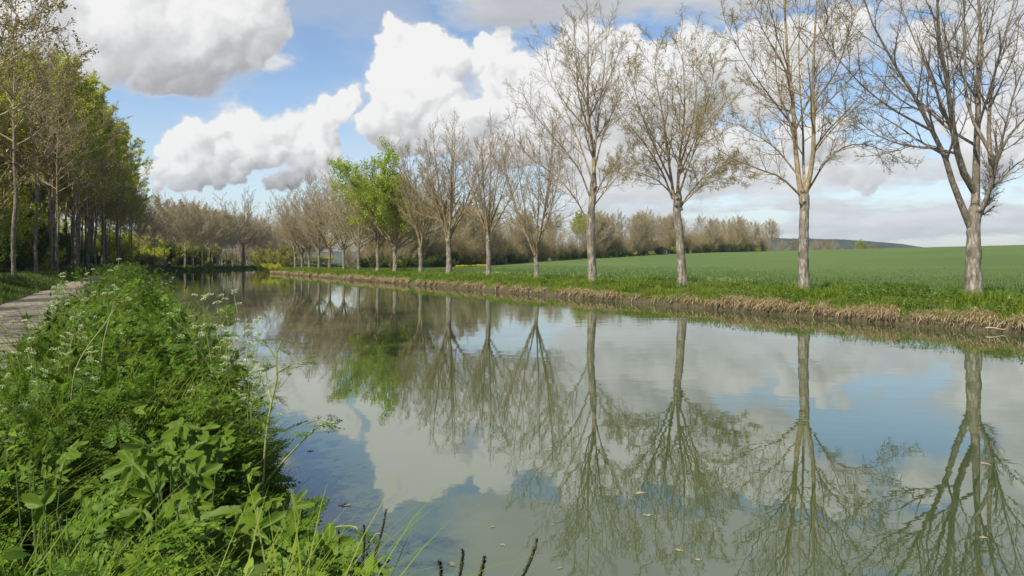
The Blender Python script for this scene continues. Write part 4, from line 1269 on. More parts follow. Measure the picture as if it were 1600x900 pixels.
s, p = grow_points(200000, 4, 134, 20.6, 22.4, 1.6); z, d, r = land(s, p)
dens = sstep(-.7, .25, value_noise(s * .35, p * 0 + 2, 65) + .8 * value_noise(s * 1.3, p * 0 + 7, 66))
k = (d > -.12) & (d < .55) & (z > .10) & (g.random(len(s)) < dens); s, p, z, d = s[k], p[k], z[k], d[k]
x, y = W(s, p); n = len(s)
clump = value_noise(s * 2.3, p * 2.3, 67)
az = math.atan2(-SN, -CS) + g.normal(0, .7, n)
mb = MB(); blades(mb, np.stack([x, y, z + .01], -1), (.27 + .30 * clump) * g.uniform(.5, 1.4, n), .012 + .0004 * y, g.uniform(.25, 1.2, n), 3, 1.5, g, az)
s2, p2 = grow_points(70000, 4, 134, 20.8, 22.2, 1.6); z2, d2, r2 = land(s2, p2)
dens = sstep(-.8, .2, value_noise(s2 * .35, p2 * 0 + 2, 65) + .8 * value_noise(s2 * 1.3, p2 * 0 + 7, 66))
k = (d2 > -.25) & (d2 < .45) & (z2 > .16) & (z2 < .40) & (g.random(len(s2)) < dens); s2, p2, z2 = s2[k], p2[k], z2[k]; x2, y2 = W(s2, p2); n = len(s2)
blades(mb, np.stack([x2, y2, z2 + .01], -1), g.uniform(.14, .38, n), .010 + .0004 * y2, g.uniform(1.0, 2.2, n), 3, .7, g, math.atan2(-SN, -CS) + g.normal(0, .6, n))
tag(mb.obj('dry_grass_fringe', M_DRY), 'tan dead grass hanging over the water edge of the far bank', kind='stuff')

s, p = grow_points(900, 24, 60, 26.5, 28.6); keep = value_noise(s * .5, p * .8, 71) > -.1; s, p = s[keep], p[keep]
z = zat(s, p); x, y = W(s, p); n = len(s) * 5; pos = np.repeat(np.stack([x, y, z + g.uniform(.30, .5, len(s))], -1), 5, 0) + g.normal(0, .035, (n, 3))
mb = MB(); scatter(mb, QUAD, pos, frames(g.normal(0, 1, (n, 3)), g=g), .035)
tag(mb.obj('white_wildflowers', M_WHITE), 'tiny white flowers scattered in the bank grass before the field', kind='stuff')

# --- wheat
s, p = grow_points(260000, 0, 170, 28.6, 80, 1.0); w_ = g.random(len(p)) < 1.3 * np.exp(-(p - 28.6) / 14); s, p = s[w_], p[w_]
k = p > FIELD_EDGE(s); s, p = s[k], p[k]; z, d, r = land(s, p); k = r & (d > 6); s, p, z = s[k], p[k], z[k]; x, y = W(s, p)
mb = MB(); blades(mb, np.stack([x, y, z], -1), g.uniform(.14, .28, len(s)), .010 + .0004 * y, g.uniform(0, .35, len(s)), 2, .8, g)
tag(mb.obj('wheat_blades', M_WHEAT), 'young green wheat standing along the near edge of the field', kind='stuff')
# strip of yellow rape along the foot of the wood
s, p = EDGE[1:5, 0], EDGE[1:5, 1]; q = g.uniform(.55, 1.08, 9000); i = q.astype(int); f = q - i
ss, pp = s[i] + (s[i + 1] - s[i]) * f - g.uniform(2.0, 3.2, 9000), p[i] + (p[i + 1] - p[i]) * f + g.uniform(0, 1.5, 9000)
keep = value_noise(q * 2.2, q * 0, 73) > .05; ss, pp = ss[keep], pp[keep]; x, y = W(ss, pp); z = zat(ss, pp)
M_YEL = leaf_mat('yellow_flowers', [(.55, .45, .03), (.65, .55, .05)], .3)
mb = MB(); scatter(mb, QUAD, np.stack([x, y, z + g.uniform(.1, .34, len(x))], -1), frames(g.normal(0, 1, (len(x), 3)), g=g), .22)
tag(mb.obj('yellow_flower_strip', M_YEL), 'thin strip of yellow flowers along the foot of the wood', kind='stuff')

# --- grass on the left: verges of the path and the low bank round the bend
s, p = [], []
for off0, off1, n, a, b, pw in ((.1, 1.7, 70000, 30, 300, 1.5), (4.85, 9.5, 150000, 12, 230, 1.6)):
    q = a + (b - a) * g.random(n) ** pw; o = g.uniform(off0, off1, n); i = np.clip(np.searchsorted(LLF[:, 0], q), 0, len(LLF) - 1)
    s.append(LLF[i, 0] + LLN[i, 0] * o + (q - LLF[i, 0])); p.append(LLF[i, 1] + LLN[i, 1] * o)
s, p = np.concatenate(s), np.concatenate(p); k = in_view(s, p); s, p = s[k], p[k]; z, d, r = land(s, p); k = d > .05; s, p, z, d = s[k], p[k], z[k], d[k]
x, y = W(s, p); tuft = sstep(-.3, .7, value_noise(s * 1.1, p * 1.1, 81))
mb = MB(); blades(mb, np.stack([x, y, z - .02], -1), (.14 + .22 * tuft) * np.where(d < 2, 1.5, 1) * g.uniform(.6, 1.3, len(s)), .012 + .00045 * y, g.uniform(.05, .5, len(s)), 2, .7, g)
tag(mb.obj('verge_grass', M_VERGE), 'green grass along the towpath verge and the low bank round the bend', kind='stuff')


# --- the lush near bank
HOGS = [(345, 850, 2.75, 11, .25, 95, 'hogweed with the broadest leaves at the foot of the bank'), (470, 865, 3.0, 10, .19, 75, 'hogweed at the bottom edge beside the water'), (250, 725, 2.9, 9, .17, 65, 'hogweed of mid-size lobed leaves in the middle of the bank'),
        (420, 800, 3.4, 8, .15, 60, 'low hogweed under the tall lone stem'), (310, 690, 3.4, 8, .17, 60, 'bright hogweed sunlit just left of the lone stem'), (120, 790, 2.3, 7, .11, 70, 'hogweed with small leaves among the grass at left'),
        (265, 800, 2.5, 8, .15, 65, 'darker hogweed just left of the broadest one'), (60, 720, 2.6, 6, .11, 60, 'hogweed nearest the left edge of the photo')]
HOLLOWS = [(*SP(*px(x, y, Y)[:2]), .30 if k < 5 else .16) for k, (x, y, Y, *_) in enumerate(HOGS)] + [(*SP(*px(411, 770, 4.2)[:2]), .22), (*SP(*px(411, 770, 3.8)[:2]), .22), (*SP(*px(560, 870, 3.1)[:2]), .34), (*SP(*px(540, 800, 3.8)[:2]), .34), (*SP(*px(640, 880, 3.0)[:2]), .34)]


def top_of(s, p):                                                        # how tall the growth stands
    h = .58 + .18 * sstep(4, 8, s) + .26 * sstep(9, 16, s) + .22 * value_noise(s * 1.1, p * 1.1, 91) + .30 * value_noise(s * 3.3, p * 3.3, 92)
    for (a, b, rr) in HOLLOWS: h = h * (1 - .62 * np.exp(-((s - a) ** 2 + (p - b) ** 2) / rr ** 2))
    return h * sstep(-1.15, -.55, p) * (1 - .62 * sstep(.35, 1.35, p)) + .05


NETTLE = leaf_tmpl(.52, 6, .18, .28, .10); HERB2 = leaf_tmpl(.55, 3, .15, .2); FERN = fern_tmpl(7, 4); FERN_S = fern_tmpl(4, 2, 5)
TRI = merge_tmpl([(leaf_tmpl(.5, 4, .15, .25, .1)[0], leaf_tmpl(.5, 4, .15, .25, .1)[1])] + [
    ((lambda V, c, s_: (np.stack([V[:, 0] * c * .8 + V[:, 1] * s_ * .8, -V[:, 0] * s_ * .8 + V[:, 1] * c * .8 + .12, V[:, 2]], -1)))(leaf_tmpl(.5, 4, .15, .25, .1)[0], math.cos(a), math.sin(a)), leaf_tmpl(.5, 4, .15, .25, .1)[1]) for a in (-1.15, 1.15)])


def herbs(n, s0, s1, pw, nodes, tmpl, size, stem_k, mb_l, mb_s, per=2, top_only=0.0, keep=None):
    s, p = grow_points(n, s0, s1, -1.15, 1.2, pw)
    if keep is not None: kk = keep(s, p); s, p = s[kk], p[kk]
    z, d, r = land(s, p); k = z > .05; s, p, z = s[k], p[k], z[k]
    x, y = W(s, p); H = top_of(s, p) * g.uniform(.62, 1.12, len(s)); M = len(s)
    lean = np.clip(g.normal(0, .2, (M, 2)), -.3, .3); lean[:, 0] += .08 * np.maximum(p, 0)
    t = np.linspace(0, 1, 4)
    P = np.stack([x[:, None] + lean[:, :1] * H[:, None] * t[None] ** 1.5, y[:, None] + lean[:, 1:] * H[:, None] * t[None] ** 1.5, z[:, None] + H[:, None] * t[None]], -1)
    if stem_k: tubes(mb_s, P, np.repeat(np.linspace(.0024, .0012, 4)[None], M, 0), stem_k)
    m = nodes * per; i = np.repeat(np.arange(M), m); nd = np.tile(np.repeat(np.arange(nodes), per), M); sd = np.tile(np.arange(per), M * nodes)
    f = np.clip(top_only + (1 - top_only) * (nd + g.uniform(.2, .9, len(i))) / nodes, 0, 1)
    pos = P[i, 0] + (P[i, 3] - P[i, 0]) * f[:, None]; pos[:, :2] = P[i, 0, :2] + (P[i, 3, :2] - P[i, 0, :2]) * (f ** 1.5)[:, None]
    az = nd * 1.57 + sd * math.pi * 2 / per + np.repeat(g.uniform(0, 6.28, M), m) + g.normal(0, .3, len(i))
    el = g.normal(.18, .28, len(i)) + .5 * (f > .9)
    dr = np.stack([np.cos(az) * np.cos(el), np.sin(az) * np.cos(el), np.sin(el)], -1)
    scatter(mb_l, tmpl, pos + dr * .012, frames(dr, up=(-.2, -.38, 1.0), jitter=.3, g=g), size * (1.15 - .45 * f) * g.uniform(.65, 1.3, len(i)))


far_enough = lambda s, p: np.hypot(*W(s, p)) > 1.35
L, S_m = MB(), MB()
herbs(1700, .8, 9, 1.15, 7, NETTLE, .072, 3, L, S_m, 2, .25, far_enough)
herbs(950, .9, 9, 1.1, 4, TRI, .085, 3, L, S_m, 2, .35, far_enough)
herbs(2600, 8, 30, 1.2, 6, HERB2, .085, 3, L, S_m, 2, .3)
herbs(3600, 26, 130, 1.3, 6, leaf_tmpl(.6, 2), .12, 0, L, S_m, 2, .3)
o = L.obj('leafy_ground_cover', M_HERB); tag(o, 'dense leafy green growth crowding the near bank by the towpath', kind='stuff')
so = S_m.obj('stem', M_DARKSTEM, o)
Lf, S2 = MB(), MB()
herbs(1300, .9, 9, 1.15, 3, FERN, .26, 0, Lf, S2, 1, .4, far_enough)
herbs(1300, 8, 32, 1.2, 4, FERN_S, .24, 0, Lf, S2, 1, .4)
herbs(1500, 28, 110, 1.2, 4, fern_tmpl(3, 1, 6), .28, 0, Lf, S2, 1, .4)
tag(Lf.obj('feathery_ground_cover', M_FERN), 'feathery cut-leaved growth mixed through the near bank', kind='stuff')
s, p = grow_points(34000, .9, 14, -1.1, 1.1, 1.3); kk = far_enough(s, p) & (value_noise(s * .8, p * .9, 95) + .7 * sstep(.3, -.8, p) > -.05); s, p = s[kk], p[kk]; z = zat(s, p); x, y = W(s, p)
mb = MB(); blades(mb, np.stack([x, y, z], -1), top_of(s, p) * g.uniform(.8, 1.5, len(s)), g.uniform(.005, .012, len(s)), g.uniform(.02, .35, len(s)), 6, .9, g)
tag(mb.obj('long_grass', M_GRASS), 'long arching grass blades in the near bank', kind='stuff')
s, p = grow_points(900, .9, 16, -1.1, 1.0, 1.3); kk = far_enough(s, p); s, p = s[kk], p[kk]; z = zat(s, p); x, y = W(s, p)
mb = MB(); blades(mb, np.stack([x, y, z], -1), top_of(s, p) * g.uniform(.7, 1.3, len(s)), g.uniform(.003, .006, len(s)), g.uniform(.1, .7, len(s)), 5, .9, g)
tag(mb.obj('dead_grass', M_DRY), 'bleached dead grass stalks scattered through the near bank', kind='stuff')
# white umbel heads too many to count along the farther bank
s, p = grow_points(60, 12, 60, -1.0, .9, 1.2); z = zat(s, p); x, y = W(s, p); H = top_of(s, p)
n = len(s) * 14; c = np.repeat(np.stack([x, y, z + H * g.uniform(.9, 1.12, len(s))], -1), 14, 0); r = g.normal(0, .028, (n, 3)) * [1, 1, .3]
mb = MB(); scatter(mb, QUAD, c + r, frames(g.normal(0, 1, (n, 3)), g=g), g.uniform(.008, .018, n)); tag(mb.obj('white_flower_heads', M_WHITE), 'small whitish flower heads dotted over the far part of the near bank', kind='stuff')


def umbel(mb_s, mb_f, c, r, g, up=(0, 0, 1.0), rays=11, nfl=13, fs=.0055):
    up = nrm(np.array(up, float)); u, v = basis(up[None]); u, v = u[0], v[0]
    a = np.arange(rays) * 2.4; q = np.sqrt((np.arange(rays) + .5) / rays) * r
    e = c + (np.cos(a) * q)[:, None] * u + (np.sin(a) * q)[:, None] * v + up * (r * .75 - .35 * q[:, None] ** 2 / r)
    tubes(mb_s, np.stack([np.repeat(c[None], rays, 0), (c + e) / 2 + up * .002, e], 1), np.full((rays, 3), .0011), 3)
    k = rays * nfl; b = np.repeat(e, nfl, 0) + g.normal(0, r * .13, (k, 3)) * [1, 1, .4]
    scatter(mb_f, leaf_tmpl(.9, 2, .1, .1), b, frames(g.normal(0, 1, (k, 3)) + up * .5, jitter=.4, g=g), fs * g.uniform(.7, 1.5, k))


def parsley(name, label, cat, H, seed, group, nbr=5, flower=True, leafs=7, r0=.006, spread=.5):
    g = np.random.default_rng(seed); root = thing(name, label, cat, group=group)
    t = np.linspace(0, 1, 7); P = np.stack([.05 * H * np.sin(t * 3), .04 * H * np.sin(t * 2 + 1) - .03, H * .86 * t], -1)
    R = r0 * (1 - .55 * t)
    st = MB(); tubes(st, P[None], R[None], 6); ends = []
    Q, RR, ln = spawn(P[None], R[None], np.array([H]), nbr, .38, .99, spread, .12, .62, 4, .06, .09, .7, g, shrink=.6); tubes(st, Q, RR, 5)
    Q2, R2, l2 = spawn(Q, RR, ln, 3, .45, 1, .55, .12, .5, 3, .06, .08, .7, g, shrink=.4); tubes(st, Q2, np.maximum(R2, .0016), 4)
    st.obj('stem', M_STEM, root)
    fl = 0
    for q in (list(Q[:, -1]) + list(Q2[::2, -1]) + [P[-1]]):
        a, b = MB(), MB(); r = g.uniform(.020, .035)
        umbel(a, b, q, r, g, up=(g.normal(0, .4), g.normal(0, .4) - .2, 1), nfl=6 if flower else 4, fs=.0058 if flower else .004)
        um = b.obj('flower_head', M_WHITE if flower else M_FERN, root, smooth=False); a.obj('flower_stalk', M_STEM, um)
    lf = MB(); n = leafs; f = g.uniform(.12, .8, n); pos = np.stack([np.interp(f, t, P[:, k]) for k in range(3)], -1); az = g.uniform(0, 6.28, n); el = g.uniform(.1, .6, n)
    scatter(lf, FERN, pos, frames(np.stack([np.cos(az) * np.cos(el), np.sin(az) * np.cos(el), np.sin(el)], -1), g=g), g.uniform(.16, .30, n))
    k = len(Q2); scatter(lf, FERN_S, Q2[:, 0], frames(g.normal(0, 1, (k, 3)) + [0, 0, .2], g=g), g.uniform(.05, .11, k))
    lf.obj('leaf', M_FERN, root); return root


GP = 'flowering cow parsley along the near bank'
pa = [parsley('cow_parsley', 'x', 'wildflower', 1.2, 601, GP, 5), parsley('cow_parsley', 'x', 'wildflower', 1.2, 602, GP, 4, True, 6), parsley('cow_parsley', 'x', 'wildflower', 1.2, 603, GP, 6, True, 8)]
PLOTS = [(28, 500, 4.7, 'cow parsley at the left edge of the photo, heads over the towpath'), (88, 434, 7.6, 'cow parsley with heads against the towpath under the pale trunk'), (120, 441, 6.6, 'cow parsley with wide heads before the middle of the towpath'),
         (166, 421, 8.2, 'cow parsley whose top reaches the far bend of the towpath'), (128, 484, 5.6, 'cow parsley with pale heads near the towpath edge, below the wide-headed one'), (186, 478, 6.2, 'cow parsley on the inner side of the towpath before the dark gap'),
         (58, 548, 4.1, 'short cow parsley close to the left edge above the grass'), (238, 500, 6.6, 'cow parsley in the middle of the bank'), (292, 515, 7.0, 'cow parsley leaning toward the water from the mid bank'),
         (150, 548, 4.6, 'cow parsley among the tall yellowish stems on the left'), (212, 432, 13.5, 'small far cow parsley on the mound by the path bend'), (244, 426, 17, 'far cow parsley on top of the mound'),
         (258, 442, 14, 'far cow parsley on the water side of the mound'), (222, 456, 10.5, 'cow parsley half way to the mound'), (12, 585, 3.7, 'low cow parsley cut by the left edge of the photo'), (318, 508, 6.6, 'cow parsley just left of the tallest flowering stem'),
         (104, 505, 5.0, 'cow parsley with few heads over the near towpath edge'), (362, 478, 5.9, 'cow parsley rising just right of the tallest one, over the water'), (398, 528, 5.0, 'cow parsley with white heads close left of the lone brownish stem'),
         (330, 548, 5.4, 'leafy cow parsley at the water edge below the tallest one'), (386, 585, 4.6, 'low cow parsley leaning over the water beside the lone stem')]
for k, (xp, yp, Y, lb) in enumerate(PLOTS):
    c = px(xp, yp, Y); s, p = SP(c[0], c[1]); zb = float(zat(s, p)[0]); sc = (c[2] - zb) / 1.3; src = pa[k % 3]
    if k < 3: src.location = (c[0], c[1], zb); src.scale = (sc,) * 3; src['label'] = lb; src.rotation_euler.z = k * 2.0
    else: dup(src, (c[0], c[1], zb), k * 1.3, sc, lb)
t1 = parsley('cow_parsley', 'tallest flowering cow parsley with white heads out over the water', 'wildflower', 1.3, 611, GP, 6, True, 9, .0075, .42)
c = px(345, 452, 5.6); s, p = SP(c[0], c[1]); zb = float(zat(s, p)[0]); t1.location = (c[0] - .12, c[1], zb); t1.scale = ((c[2] - zb) / 1.40,) * 3
t2 = parsley('cow_parsley', 'white headed cow parsley beside the tallest one, right against the water', 'wildflower', 1.2, 612, GP, 5, True, 7, .006, .55)
c = px(375, 515, 5.2); s, p = SP(c[0], c[1]); zb = float(zat(s, p)[0]); t2.location = (c[0], c[1], zb); t2.scale = ((c[2] - zb) / 1.3,) * 3


# the two bare stems against the water, and the drooping one below them
def stalk(name, label, path, r, mat, branches, leaves_at, g, heads=True):
    """path and branches are photo pixels with a depth each: x, y, Y"""
    P = np.array([px(*q) for q in path]); P_, ln = resample(P, 14); root = thing(name, label, 'wild stem', P_[0]); o = P_[0].copy()
    st = MB(); tubes(st, (P_ - o)[None], (r * np.linspace(1, .55, 14))[None], 8); allp = [P_]
    for b in branches:
        B, _ = resample(np.array([px(*q) for q in b]), 9); tubes(st, (B - o)[None], (r * .62 * np.linspace(1, .5, 9))[None], 6); allp.append(B)
    st.obj('stem', mat, root)
    lf = MB(); pos = np.array([px(*q) for q in leaves_at]) - o; n = len(pos)
    REP = 2; pos = np.repeat(pos, REP, 0)
    scatter(lf, FERN_S, pos, frames(np.stack([g.normal(0, 1, n * REP), g.normal(0, .6, n * REP), g.uniform(-.5, .3, n * REP)], -1), g=g), g.uniform(.09, .16, n * REP)); lf.obj('leaf', M_FERN, root)
    if heads:
        for B in allp:
            a, b = MB(), MB(); umbel(a, b, B[-1] - o, .022, g, nfl=3, fs=.004); um = b.obj('flower_head', M_FERN, root); a.obj('flower_stalk', mat, um)
    return root


D = 4.2
stalk('tall_stem', 'tall brownish stem with sparse drooping leaves, standing alone against the water', [(409, 790, D), (414, 700, D), (422, 640, D), (434, 585, D), (430, 560, D), (440, 532, D)], .0075, M_STEM2,
      [[(432, 584, D), (450, 572, D - .1), (466, 566, D - .2), (478, 570, D - .2)], [(424, 630, D), (418, 600, D + .1), (416, 575, D + .1)], [(431, 562, D), (422, 545, D), (410, 535, D), (400, 530, D)]],
      [(422, 612, D), (466, 566, D), (478, 572, D), (416, 578, D), (402, 532, D), (440, 535, D), (430, 618, D), (409, 650, D), (436, 545, D), (412, 700, D), (450, 572, D)], np.random.default_rng(621))
stalk('leaning_stem', 'pale stem leaning right over the water with a leafy tip', [(412, 760, D), (430, 735, D - .05), (470, 692, D - .1), (495, 668, D - .15), (512, 660, D - .15), (528, 662, D - .15)], .0065, M_STEM2,
      [[(488, 674, D - .15), (490, 664, D - .15), (498, 655, D - .15)]], [(489, 676, D - .1), (498, 656, D - .15), (512, 664, D - .15), (500, 676, D - .15), (526, 662, D - .15)], np.random.default_rng(622))
stalk('drooping_stem', 'short bent stem with a drooping leafy tip just above the sedge spikes', [(520, 850, 3.3), (522, 826, 3.3), (540, 822, 3.25), (556, 824, 3.2), (564, 836, 3.2)], .004, M_STEM2, [], [(535, 822, 3.25), (548, 826, 3.2), (562, 834, 3.2), (525, 826, 3.3), (555, 826, 3.2)], np.random.default_rng(623), False)
for k, (pth, lb) in enumerate([([(115, 590, 4.2), (135, 545, 4.2), (165, 505, 4.2), (182, 478, 4.2)], 'yellow-green stem slanting right, left of the twin pale stems'), ([(159, 560, 4.4), (165, 520, 4.4), (180, 470, 4.4)], 'straight pale yellowish stem crossing the path edge')]):
    pth = [(pth[0][0] - 6, pth[0][1] + 90, pth[0][2])] + pth
    stalk('hollow_stem', lb, pth, .0055, M_STEM2, [], [(pth[-1][0], pth[-1][1], pth[-1][2])], np.random.default_rng(630 + k), True)


# broad lobed leaves close to the lens
def broad_plant(name, label, leaves, seed, group=None):
    g = np.random.default_rng(seed); c0 = px(*leaves[0][:3]); s, p = SP(c0[0], c0[1]); o = np.array([c0[0], c0[1], float(zat(s, p)[0])]); root = thing(name, label, 'plant', o, group)
    for (x, y, Y, size, az, tilt) in leaves:
        c = px(x, y, Y); d = np.array([math.cos(az) * math.cos(tilt), math.sin(az) * math.cos(tilt), math.sin(tilt)])
        t_ = lobed_tmpl(int(g.choice([3, 5, 5])), g.uniform(.45, .65), 60, .11, int(g.integers(1e6)))
        mb = MB(); scatter(mb, t_, (c - d * size * .4 - o)[None], frames(d[None], up=(-.3, -.75, .7), jitter=.25, g=g), size); l = mb.obj('leaf', M_BROAD, root)
        b = c - d * size * .4 - o; st = MB(); base = np.array([g.normal(0, .04), g.normal(0, .04), 0.0]); tubes(st, np.stack([base, base * .4 + b * .6 + [0, 0, .06], b])[None], np.array([[.0032, .0026, .002]]), 5); st.obj('stalk', M_DARKSTEM, l)
    return root


def rosette(name, label, x, y, Y, n, size, spread, seed, group):
    g = np.random.default_rng(seed)
    lv_ = [(x + spread * math.cos(i * 2.4) * math.sqrt((i + .4) / n), y + spread * .55 * math.sin(i * 2.4) * math.sqrt((i + .4) / n) + 4, Y + .12 * math.sin(i * 2.4) + g.normal(0, .04), size * g.uniform(.7, 1.25), i * 2.4 + g.normal(0, .4), g.uniform(-.35, .5)) for i in range(n)]
    return broad_plant(name, label, lv_, seed, group)


GB = 'broad leafed hogweed on the near bank'
for k, (x, y, Y, n, sz, sp, lb) in enumerate(HOGS):
    rosette('hogweed', lb, x, y, Y, n, sz, sp, 650 + k, GB)

# dark sedge spikes at the bottom edge
GS = 'dark sedge spikes at the bottom of the photo'


def sedge(label, tip, low, Y, r, seed):
    g = np.random.default_rng(seed); a, b = px(*tip, Y), px(*low, Y); s, p = SP(b[0], b[1]); base = np.array([b[0], b[1], min(max(float(zat(s, p)[0]), -.1), b[2] - .2)])
    root = thing('sedge', label, 'sedge', base, GS)
    P, ln = resample(np.array([base, base * .5 + b * .5, b, b * .45 + a * .55 + [.003, 0, 0], a]) - base, 20); st = MB(); tubes(st, P[None], np.full((1, 20), .0018), 5); st.obj('stem', M_DARKSTEM, root)
    k = 150; f = g.uniform(.0, 1, k); P2, _ = resample(np.array([b, b * .45 + a * .55 + [.003, 0, 0], a]) - base, 20)
    core = MB(); tubes(core, P2[None], (r * .68 * np.sin(np.linspace(.25, 3.0, 20)) ** .5 * (1 + g.normal(0, .05, 20)))[None], 7)
    pos = np.stack([np.interp(f, np.linspace(0, 1, 20), P2[:, i]) for i in range(3)], -1); scatter(core, leaf_tmpl(.3, 2), pos, frames(g.normal(0, .35, (k, 3)) + [0, 0, 1], g=g), .013); core.obj('spike', M_SPIKE, root)


for k, (t_, l_, Y, r, lb) in enumerate([((604, 798), (583, 880), 2.7, .0055, 'tallest dark sedge spike, leaning right over the water'), ((569, 822), (566, 895), 2.7, .005, 'upright dark sedge spike next to the tallest'), ((529, 830), (528, 880), 2.8, .004, 'thin sedge spike left of the pair'),
                                        ((574, 868), (570, 905), 2.7, .004, 'short sedge spike between the two tallest'), ((723, 862), (718, 905), 2.2, .005, 'dark sedge spike rising alone from the bottom edge over the water'), ((757, 872), (750, 905), 2.2, .0025, 'thin curved sedge spike right of the lone one'),
                                        ((686, 880), (689, 905), 2.2, .002, 'faint thin sedge tip left of the lone spike'), ((840, 845), (816, 905), 2.2, .0055, 'rightmost sedge spike, brown tipped and leaning right')]):
    sedge(lb, t_, l_, Y, r, 670 + k)
# a single arching blade beside the tallest spike
mbk = MB(); Pb, _ = resample(np.array([px(545, 895, 2.8), px(580, 845, 2.8), px(592, 832, 2.8), px(612, 842, 2.8), px(640, 866, 2.8)]), 14); ob = Pb[0].copy(); tubes(mbk, (Pb - ob)[None], (.0035 * np.linspace(1, .3, 14))[None], 4)
o = mbk.obj('grass_blade', M_STEM); o.location = ob; tag(o, 'single bent grass blade arching over the water beside the tallest spike', 'grass blade')

# dandelion
c = px(405, 741, 4.1); root = thing('dandelion', 'yellow dandelion flower beside the foot of the lone stem', 'flower', c - [0, 0, .25])
mb = MB(); tubes(mb, np.array([[[0, 0, 0], [.005, 0, .13], [0, 0, .25]]]), np.array([[.002, .002, .002]]), 5); mb.obj('stem', M_STEM, root)
n = 90; a = np.arange(n) * 2.4; q = np.sqrt((np.arange(n) + .5) / n); mb = MB(); el = 1.3 - 1.1 * q
scatter(mb, leaf_tmpl(.28, 2), np.tile([[0, 0, .25]], (n, 1)), frames(np.stack([np.cos(a) * np.cos(el), np.sin(a) * np.cos(el) - .3, np.sin(el)], -1)), .022); mb.obj('flower_head', leaf_mat('dandelion_yellow', [(.80, .56, .01), (.88, .66, .02)], .2), root)

# floating straws and scum on the water
GD = 'bits of straw floating on the canal'
M_STRAW = plain_mat('wet_straw', (.20, .165, .10), (.36, .30, .19), 30, .7, .3)
def at_water(x, y):
    Y = CAMH * F_PX / (y - HOR); return np.array([(x - 800) / F_PX * Y, Y, .004])


STRAWS = [(770, 824, 12, 'long straw'), (690, 828, 4, 'short straw'), (864, 820, 6, 'bent straw'), (785, 852, 5, 'clot of straw'), (705, 882, 8, 'curl of straw'), (746, 790, 4, 'fleck of dead leaf'), (540, 790, 10, 'raft of straw'), (575, 789, 4, 'fleck of dead leaf'),
          (485, 705, 9, 'long straw'), (520, 742, 4, 'fleck of dead leaf'), (1000, 770, 12, 'raft of straw'), (1012, 806, 9, 'raft of straw'), (915, 843, 6, 'short straw'), (1060, 860, 8, 'raft of straw'), (1540, 725, 9, 'raft of straw'), (1536, 840, 8, 'raft of straw'), (875, 888, 9, 'long straw'), (1090, 875, 8, 'raft of straw')]
SLB = ['long straw floating nearest the bottom, left of the rightmost sedge spike', 'short straw floating left of the long one, above the lone sedge spike', 'bent straw floating under the reflected crown just above the rightmost spike', 'clot of straw floating just below the long straw',
       'curl of dark straw afloat beside the lone sedge spike', 'fleck of dead leaf afloat in the blue reflection above the long straw', 'raft of straw afloat off the bank, above the sedge spikes', 'fleck of dead leaf afloat right of the raft off the bank', 'long faint straw afloat right of the leaning stem',
       'fleck of dead leaf afloat off the leafy bank corner', 'largest raft of straw afloat in the reflection of the fourth trunk', 'raft of straw afloat just below the largest raft', 'short straw afloat left of the paired rafts', 'raft of straw afloat near the bottom, below the paired rafts',
       'raft of straw afloat upon the reflection of the rightmost trunk', 'raft of straw afloat low on the reflection of the rightmost trunk', 'long straw afloat at the bottom edge right of the last spike', 'raft of straw afloat at the bottom right of the reflected round crown']
for k, ((x, y, ln, kd), lb) in enumerate(zip(STRAWS, SLB)):
    g2 = np.random.default_rng(700 + k); c = at_water(x, y); L_ = ln * 1.05 / F_PX * c[1]; n = 14 if 'raft' in kd or 'clot' in kd or 'curl' in kd else (3 if 'straw' in kd else 2); mb = MB()
    for i in range(n):
        a = g2.normal(-.25, .7); ll = L_ * g2.uniform(.25, .8 if n > 5 else 1.0) * .5; m0 = np.array([g2.normal(0, L_ * .28), g2.normal(0, L_ * .28), 0]) * (n > 3); dd = np.array([math.cos(a), math.sin(a), 0]) * ll; bend = np.array([-dd[1], dd[0], 0]) * g2.normal(0, .25)
        tubes(mb, np.array([[m0 - dd, m0 + bend, m0 + dd]]), np.array([[.0025, .003, .002]]) * (1 + .02 * c[1]), 4)
    o = mb.obj('floating_straw', M_STRAW); o.location = c; tag(o, lb, 'straw', GD)

# bleached branch on the right bank
a, b = px(1540, 512, 20.4), px(1568, 515, 20.3); P, _ = resample(np.array([a, (a + b) / 2 + [0, 0, .02], b, b + [.12, 0, .06]]), 10); mb = MB(); tubes(mb, (P - a)[None], np.linspace(.020, .010, 10)[None], 7); tubes(mb, np.array([[P[4] - a, P[4] - a + [.1, 0, .12], P[4] - a + [.2, 0, .16]]]), np.array([[.012, .01, .005]]), 5)
o = mb.obj('dead_branch', plain_mat('bleached_wood', (.30, .25, .18), (.46, .40, .31), 20)); o.location = a; tag(o, 'bleached dead branch lying at the water edge on the right', 'branch')


